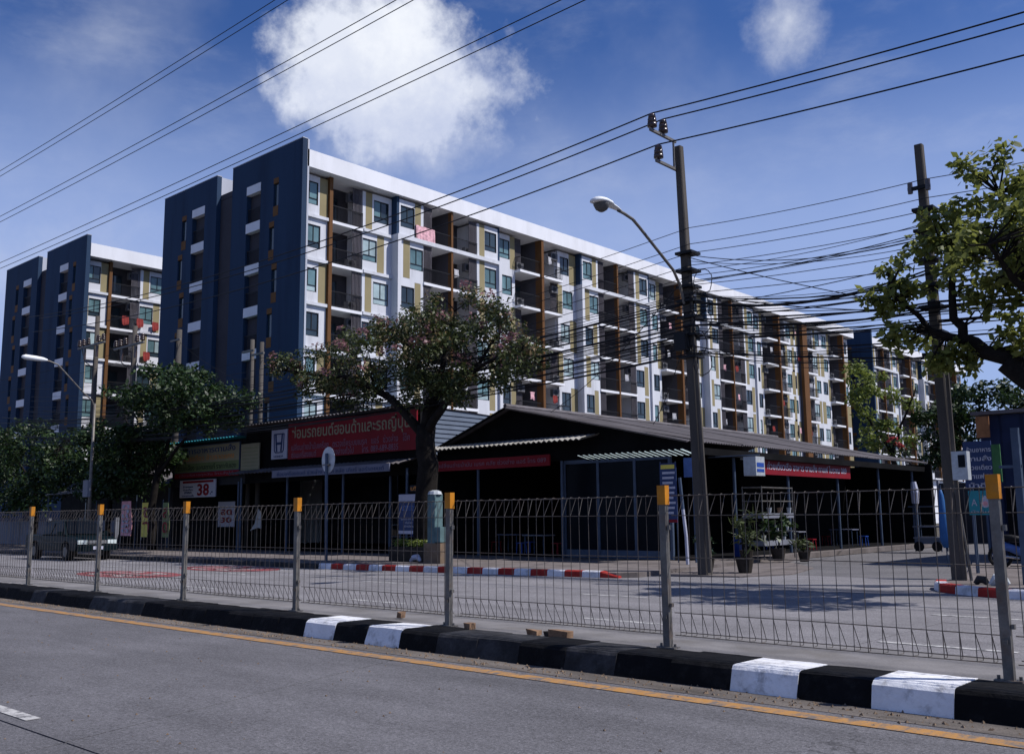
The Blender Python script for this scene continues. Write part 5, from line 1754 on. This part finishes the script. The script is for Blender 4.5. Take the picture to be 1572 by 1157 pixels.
# painted stump of a post
t = thing('painted_pillar', 'weathered teal concrete pillar with a sandy base next to the tree', 'pillar', (-23.1, 21.6, .13))
MB().prism([(-23.1, 21.45), (-22.76, 21.45), (-22.76, 21.8), (-23.1, 21.8)], 'z', .75, 2.32).build('shaft', 'pillar_teal', t)
MB().tube([(-22.93, 21.62, 2.32), (-22.93, 21.62, 2.42), (-22.93, 21.62, 2.46)], [.24, .2, .08], 10).build('cap', 'sign_back', t)
MB().box(-22.74, -22.5, 21.44, 21.8, .8, 1.28).build('side_block', 'pillar_teal', t)
MB().box(-23.2, -22.45, 21.4, 21.85, .13, .77).build('base', 'sand', t)
t = thing('sack', 'small white bag lying at the foot of the sandy pillar base', 'bag', (-23.6, 21.4, .13))
MB().tube([(-23.85, 21.4, .18), (-23.7, 21.4, .3), (-23.5, 21.38, .32), (-23.35, 21.38, .2)], [.05, .09, .1, .04], 8).build('bag', 'sign_white', t)

# metal rack with pots and shelves by the corner
t = thing('metal_rack', 'grey metal shelf rack crowded with pots on the corner of the side street', 'shelf', (-15.6, 30.4, .1))
for (x, y) in ((-16, 29.2), (-16, 31.4), (-15.3, 29.2), (-15.3, 31.4)):
    MB().tube([(x, y, .1), (x, y, 2.5)], .022, 6).build('post', 'galvanised', t)
for z, mm in ((.55, 'wall_low'), (1.0, 'shop_wall'), (1.45, 'wall_low'), (2.0, 'galvanised'), (2.45, 'galvanised')):
    MB().box(-16.02, -15.28, 29.18, 31.42, z, z + (.16 if mm == 'wall_low' else .035)).build('shelf', mm, t)
for i in range(9):
    z = [.58, 1.04, 1.62][i % 3] + (.13 if i % 3 == 0 else 0)
    y = 29.4 + .24 * i
    one('flower_pot', MB().tube([(-15.4, y, z), (-15.4, y, z + .16), (-15.4, y, z + .18)], [.06, .085, .09], 9), ['kerb_faded', 'sign_back', 'brick_bits'][i % 3 if i % 2 else 1],
        'small flower pot, ' + ['first', 'second', 'third'][i // 3] + ' from the left on the ' + ['lowest', 'middle', 'upper'][i % 3] + ' shelf of the metal rack', 'flower pot', 'pots on the metal rack')
# ------------------------------------------------------------------ right hand side of the side street
NB = thing('dark_shed', 'dark blue sheet-metal building behind the tree at the right edge', 'building', (-1, 36, .13))
for i in range(26):
    x = -9.2 + .62 * i
    MB().prism([(x, 32.0), (x + .5, 32.0), (x + .56, 32.05), (x + .615, 32.05), (x + .615, 32.12), (x, 32.12)], 'z', .13, 4.55).build('wall_sheet', 'shed_navy', NB)
for i in range(14):
    y = 32.15 + .62 * i
    MB().box(-9.24, -9.18, y, y + .6, .13, 4.55).build('wall_sheet', 'shed_navy', NB)
MB().box(-9.4, 7.2, 31.8, 41, 4.57, 4.68).build('roof', 'roof_sheet', NB)
MB().box(-8.6, -7.4, 31.94, 31.99, .13, 2.3).build('door', 'shop_dark', NB)
t = thing('gate_post', 'tall bluish steel post with a bright edge at the right border', 'post', (-5.55, 21.6, .13))
MB().box(-5.62, -5.48, 21.55, 21.69, .13, 3.3).build('post', 'steel_blue', t)
MB().box(-5.9, -5.48, 21.58, 21.64, 2.48, 2.54).build('arm', 'steel_blue', t)
t = thing('menu_sign', 'dark blue sign with rows of white lettering behind the right pole', 'sign', (-7.25, 25, 2.0))
MB().box(-7.62, -6.98, 25, 25.05, 2.15, 3.3).build('board', 'sign_navy', t)
for i, tx in enumerate(('ร้านอาหาร', 'ตามสั่ง', 'ก๋วยเตี๋ยว', 'กาแฟสด', 'น้ำดื่ม')):
    lettering(tx, 'sign_white', t, (-7.26, 24.988, 3.1 - .215 * i), .56, .13, bold=.02)
MB().box(-6.97, -6.78, 25.0, 25.04, 2.3, 3.2).build('green_panel', 'cloth_green', t)
MB().tube([(-7.5, 25.08, .13), (-7.5, 25.08, 3.3)], .03, 6).build('leg', 'steel_blue', t)
t = thing('water_sign', 'teal sign with a white drop shape below the rows of white lettering', 'sign', (-7.28, 24.9, 1.5))
MB().box(-7.55, -7.0, 24.9, 24.94, 1.52, 2.1).build('board', 'sign_teal', t)
dp = MB()
n = 14
pp = []
for i in range(n):
    a = 2 * math.pi * i / n
    rr = .11 * (1 + .75 * max(0, math.sin(a)) ** 6)
    pp.append((-7.17 + .10 * math.cos(a) * (1 - .2 * max(0, math.sin(a))), 1.80 + rr * math.sin(a)))
dp.prism(pp, 'y', 24.885, 24.9).build('drop', 'sign_white', t)
MB().disc((-7.17, 24.88, 1.79), (0, 1, 0), .06, .008, 14).build('drop_centre', 'sign_pink', t)
lettering('A', 'sign_white', t, (-7.42, 24.89, 1.82), .13, .16)
lettering('น้ำดื่ม', 'sign_white', t, (-7.3, 24.89, 1.6), .4, .07)
MB().tube([(-7.5, 24.98, .13), (-7.5, 24.98, 1.6)], .025, 6).build('leg', 'steel_blue', t)
t = thing('hand_cart', 'steel food cart with shelves at the far end of the open shop', 'cart', (-13.6, 40, .05))
MB().box(-14.2, -13.1, 39.6, 40.4, .55, .62).box(-14.2, -13.1, 39.6, 40.4, 1.0, 1.06).build('shelf', 'wall_low', t)
MB().box(-14.15, -13.15, 39.62, 39.66, .35, .55).build('side_panel', 'siding', t)
for (x, y) in ((-14.15, 39.65), (-13.15, 39.65), (-14.15, 40.35), (-13.15, 40.35)):
    MB().tube([(x, y, .05), (x, y, 1.8)], .025, 6).build('post', 'steel_blue', t)
MB().box(-14.3, -13.0, 39.5, 40.5, 1.8, 1.84).build('canopy', 'steel_blue', t)
for x in (-14.0, -13.3):
    MB().disc((x, 39.6, .25), (0, 1, 0), .2, .05, 14).build('wheel', 'tyre', t)
t = thing('folded_parasol', 'closed blue parasol standing left of the right hand pole', 'parasol', (-9.8, 30, 0))
MB().tube([(-9.8, 30, .55), (-9.82, 30, .8), (-9.84, 30, 1.4), (-9.86, 30, 2.1), (-9.87, 30, 2.3)], [.10, .17, .14, .07, .02], 8).build('canopy', 'tarp_blue', t, True)
MB().tube([(-9.8, 30, 0), (-9.87, 30, 2.4)], .02, 6).build('staff', 'steel_blue', t)
t = thing('shop_pillar', 'pale wrapped pillar at the far end of the open shop', 'post', (-16.3, 46, .05))
MB().tube([(-16.3, 46, .05), (-16.3, 46, 2.0)], .1, 8).build('shaft', 'steel_blue', t)
MB().tube([(-16.3, 46, 2.0), (-16.28, 46, 2.5), (-16.32, 46, 3.0)], [.16, .2, .12], 8).build('wrapping', 'sign_white', t)
t = thing('rusty_board', 'rust brown board on a post behind the signs at the right', 'board', (-9.0, 31.6, 0))
MB().box(-9.2, -8.82, 31.6, 31.65, 3.85, 4.5).build('board', 'rust_board', t)
MB().tube([(-9.1, 31.68, 0), (-9.1, 31.68, 3.75)], .04, 6).build('leg', 'steel_blue', t)


t = thing('boundary_wall', 'dark stained wall closing off the end of the side street', 'wall', (-13, 53, 0))
for i in range(6):
    MB().box(-17.5 + 1.7 * i, -17.5 + 1.7 * i + 1.66, 53, 53.15, 0, 3.1).build('panel', 'shop_wall', t)
for i in range(7):
    MB().box(-17.6 + 1.7 * i, -17.5 + 1.7 * i, 52.95, 53.2, 0, 3.25).build('post', 'wall_low', t)
t = thing('low_house', 'dark low timber house half hidden behind the left street trees', 'house', (-56, 29, .13))
for i in range(10):
    MB().box(-64 + 1.55 * i, -64 + 1.55 * i + 1.52, 27.0, 27.1, .13, 3.6).build('board', 'shop_wall', t)
MB().box(-64, -48.6, 27.1, 33, .13, 3.6).build('wall', 'shop_dark', t)
rm = MB()
corrugated(rm, (-64.5, 30, 5.2), (-48.5, 30, 5.2), (-64.5, 26.3, 3.65), (-48.5, 26.3, 3.65), 60, .03, 4)
rm.build('roof_sheet', 'roof_sheet', t)


def motorcycle(x, y, label, m):
    t = thing('motorcycle', label, 'motorcycle', (x, y, .13))
    z = .13
    for dx in (-.6, .6):
        w = MB()
        w.tube([(x + dx + .27 * math.cos(a), y, z + .28 + .27 * math.sin(a)) for a in [2 * math.pi * k / 18 for k in range(19)]], .045, 6)
        wo = w.build('wheel', 'tyre', t)
        MB().disc((x + dx, y, z + .28), (0, 1, 0), .07, .1, 10).build('hub', 'chrome', wo)
    MB().tube([(x + .6, y, z + .28), (x + .42, y, z + .8), (x + .36, y, z + .98)], .03, 6).build('fork', 'chrome', t)
    MB().tube([(x + .40, y, z + .85), (x + .15, y, z + .5), (x - .1, y, z + .42), (x - .45, y, z + .55), (x - .75, y, z + .72)], [.07, .13, .12, .11, .06], 8).build('body', m, t, True)
    MB().tube([(x + .02, y, z + .72), (x - .3, y, z + .76), (x - .65, y, z + .78)], [.07, .1, .08], 8).build('saddle', 'car_black', t, True)
    MB().tube([(x + .3, y - .32, z + 1.02), (x + .36, y, z + .98), (x + .3, y + .32, z + 1.02)], .018, 6).build('handlebar', 'car_black', t)
    MB().disc((x + .46, y, z + .86), (1, 0, 0), .08, .08, 12).build('headlight', 'head_glass', t)
    MB().tube([(x - .1, y - .1, z + .25), (x - .75, y - .12, z + .32)], [.03, .05], 8).build('exhaust', 'chrome', t)


motorcycle(-7.2, 28.0, 'dark motorcycle parked behind the right hand pole under the signs', 'cloth_blue')
t = thing('cool_box', 'small white and blue cool box on the ground at the right edge', 'box', (-6.0, 27.5, .13))
MB().box(-6.5, -5.6, 27.3, 27.8, .13, .45).build('body', 'cloth_blue', t)
MB().box(-6.52, -5.58, 27.28, 27.82, .452, .55).build('lid', 'sign_white', t)
for i, (x, y, s_) in enumerate(((-6.3, 21.2, .12), (-5.9, 21.0, .16), (-5.2, 20.8, .13), (-4.7, 20.6, .17))):
    b = MB().tube([(x - s_, y, .15), (x - s_ * .4, y, .15 + s_ * .7), (x + s_ * .5, y, .15 + s_ * .6), (x + s_, y, .15)], [s_ * .4, s_ * .7, s_ * .7, s_ * .35], 7)
    one('rubble', b, ['kerb_faded', 'sign_back', 'brick_bits', 'sand'][i], ['dark', 'pale', 'brown', 'sandy'][i] + ' lump of rubble on the island behind the red and white kerb', 'rubble', 'rubble on the island')

# ------------------------------------------------------------------ washing on the balconies
t = thing('hanging_cloth', 'pink patterned cloth draped over a top floor balcony railing', 'cloth', (-47.55, 43.7, 20.5))
vs, fs = [], []
n = 18
for i in range(n + 1):
    y = 43.05 + 1.75 * i / n
    w = .03 * math.sin(i * 1.9) + .02 * math.sin(i * .7)
    for (x, z) in ((-47.54 + w, 20.42), (-47.56 + w * .6, 21.0), (-47.58, 21.48), (-47.68, 21.50), (-47.66, 20.9)):
        vs.append((x, y, z + .015 * math.sin(i)))
for i in range(n):
    for j in range(4):
        fs.append((5 * i + j, 5 * i + j + 1, 5 * i + 6 + j, 5 * i + 5 + j))
MB().add(vs, fs).build('cloth', 'cloth_pink', t)
spots = []
ORD = ['first', 'second', 'third', 'fourth', 'fifth', 'sixth', 'seventh', 'eighth', 'ninth']
gm = {}
for ci, c in enumerate(('red', 'white', 'blue', 'pink')):
    # cloth hanging from a line in soft folds, uneven hem
    gb_ = MB()
    n_, m_ = 12, 4
    gvs, gfs = [], []
    for i in range(n_ + 1):
        u = i / n_
        for j in range(m_ + 1):
            q = j / m_
            wid = (.30 + .05 * math.sin(q * 3 + ci)) * (1.25 if q > .75 and ci % 2 else 1.0)
            gvs.append((.045 * math.sin(u * 15 + ci * 1.7) * (1.2 - q) + .02 * math.sin(q * 6), (u - .5) * 2 * wid, q * .75 - .06 * math.sin(u * 5 + ci) * (1 - q)))
    for i in range(n_):
        for j in range(m_):
            k0_ = i * (m_ + 1) + j
            gfs.append((k0_, k0_ + 1, k0_ + m_ + 2, k0_ + m_ + 1))
    gm[c] = gb_.add(gvs, gfs).mesh('garment', 'cloth_' + c, smooth=True)
for mi_, (typ, ya, yc, yb) in enumerate(mods_a[1:8]):
    for k in range(3, 8):
        for sgn in (-1, 1):
            if rnd.random() < .33 and not (k == 7 and 42 < yc < 50):
                c = rnd.choice(['white', 'white', 'red', 'blue', 'pink'])
                o = put('garment', gm[c], None, (XA + (.35 if typ == 'bay' else .25), yc + sgn * rnd.uniform(.7, 1.9), FLOORS[k] + rnd.uniform(.95, 1.3)), (0, 0, rnd.uniform(-.3, .3)), (.8, .8, .8))
                tag(o, '%s garment on the %s-floor balcony just %s of the %s brown fin from the corner' % (c, ORD[k], 'left' if sgn < 0 else 'right', ORD[mi_ + 1]), 'clothing', 'washing on the balconies')
for i, (y, z) in enumerate(((37.3, 17.75), (38.6, 17.7), (40.0, 17.6), (39.3, 14.9))):
    o = put('garment', gm['red'], None, (XB + .25, y, z + .2), (0, 0, .2))
    tag(o, 'red garment on the left apartment block, ' + ['leftmost of the upper three', 'middle of the upper three', 'rightmost of the upper three', 'alone one floor lower'][i], 'clothing', 'red washing on the left block')
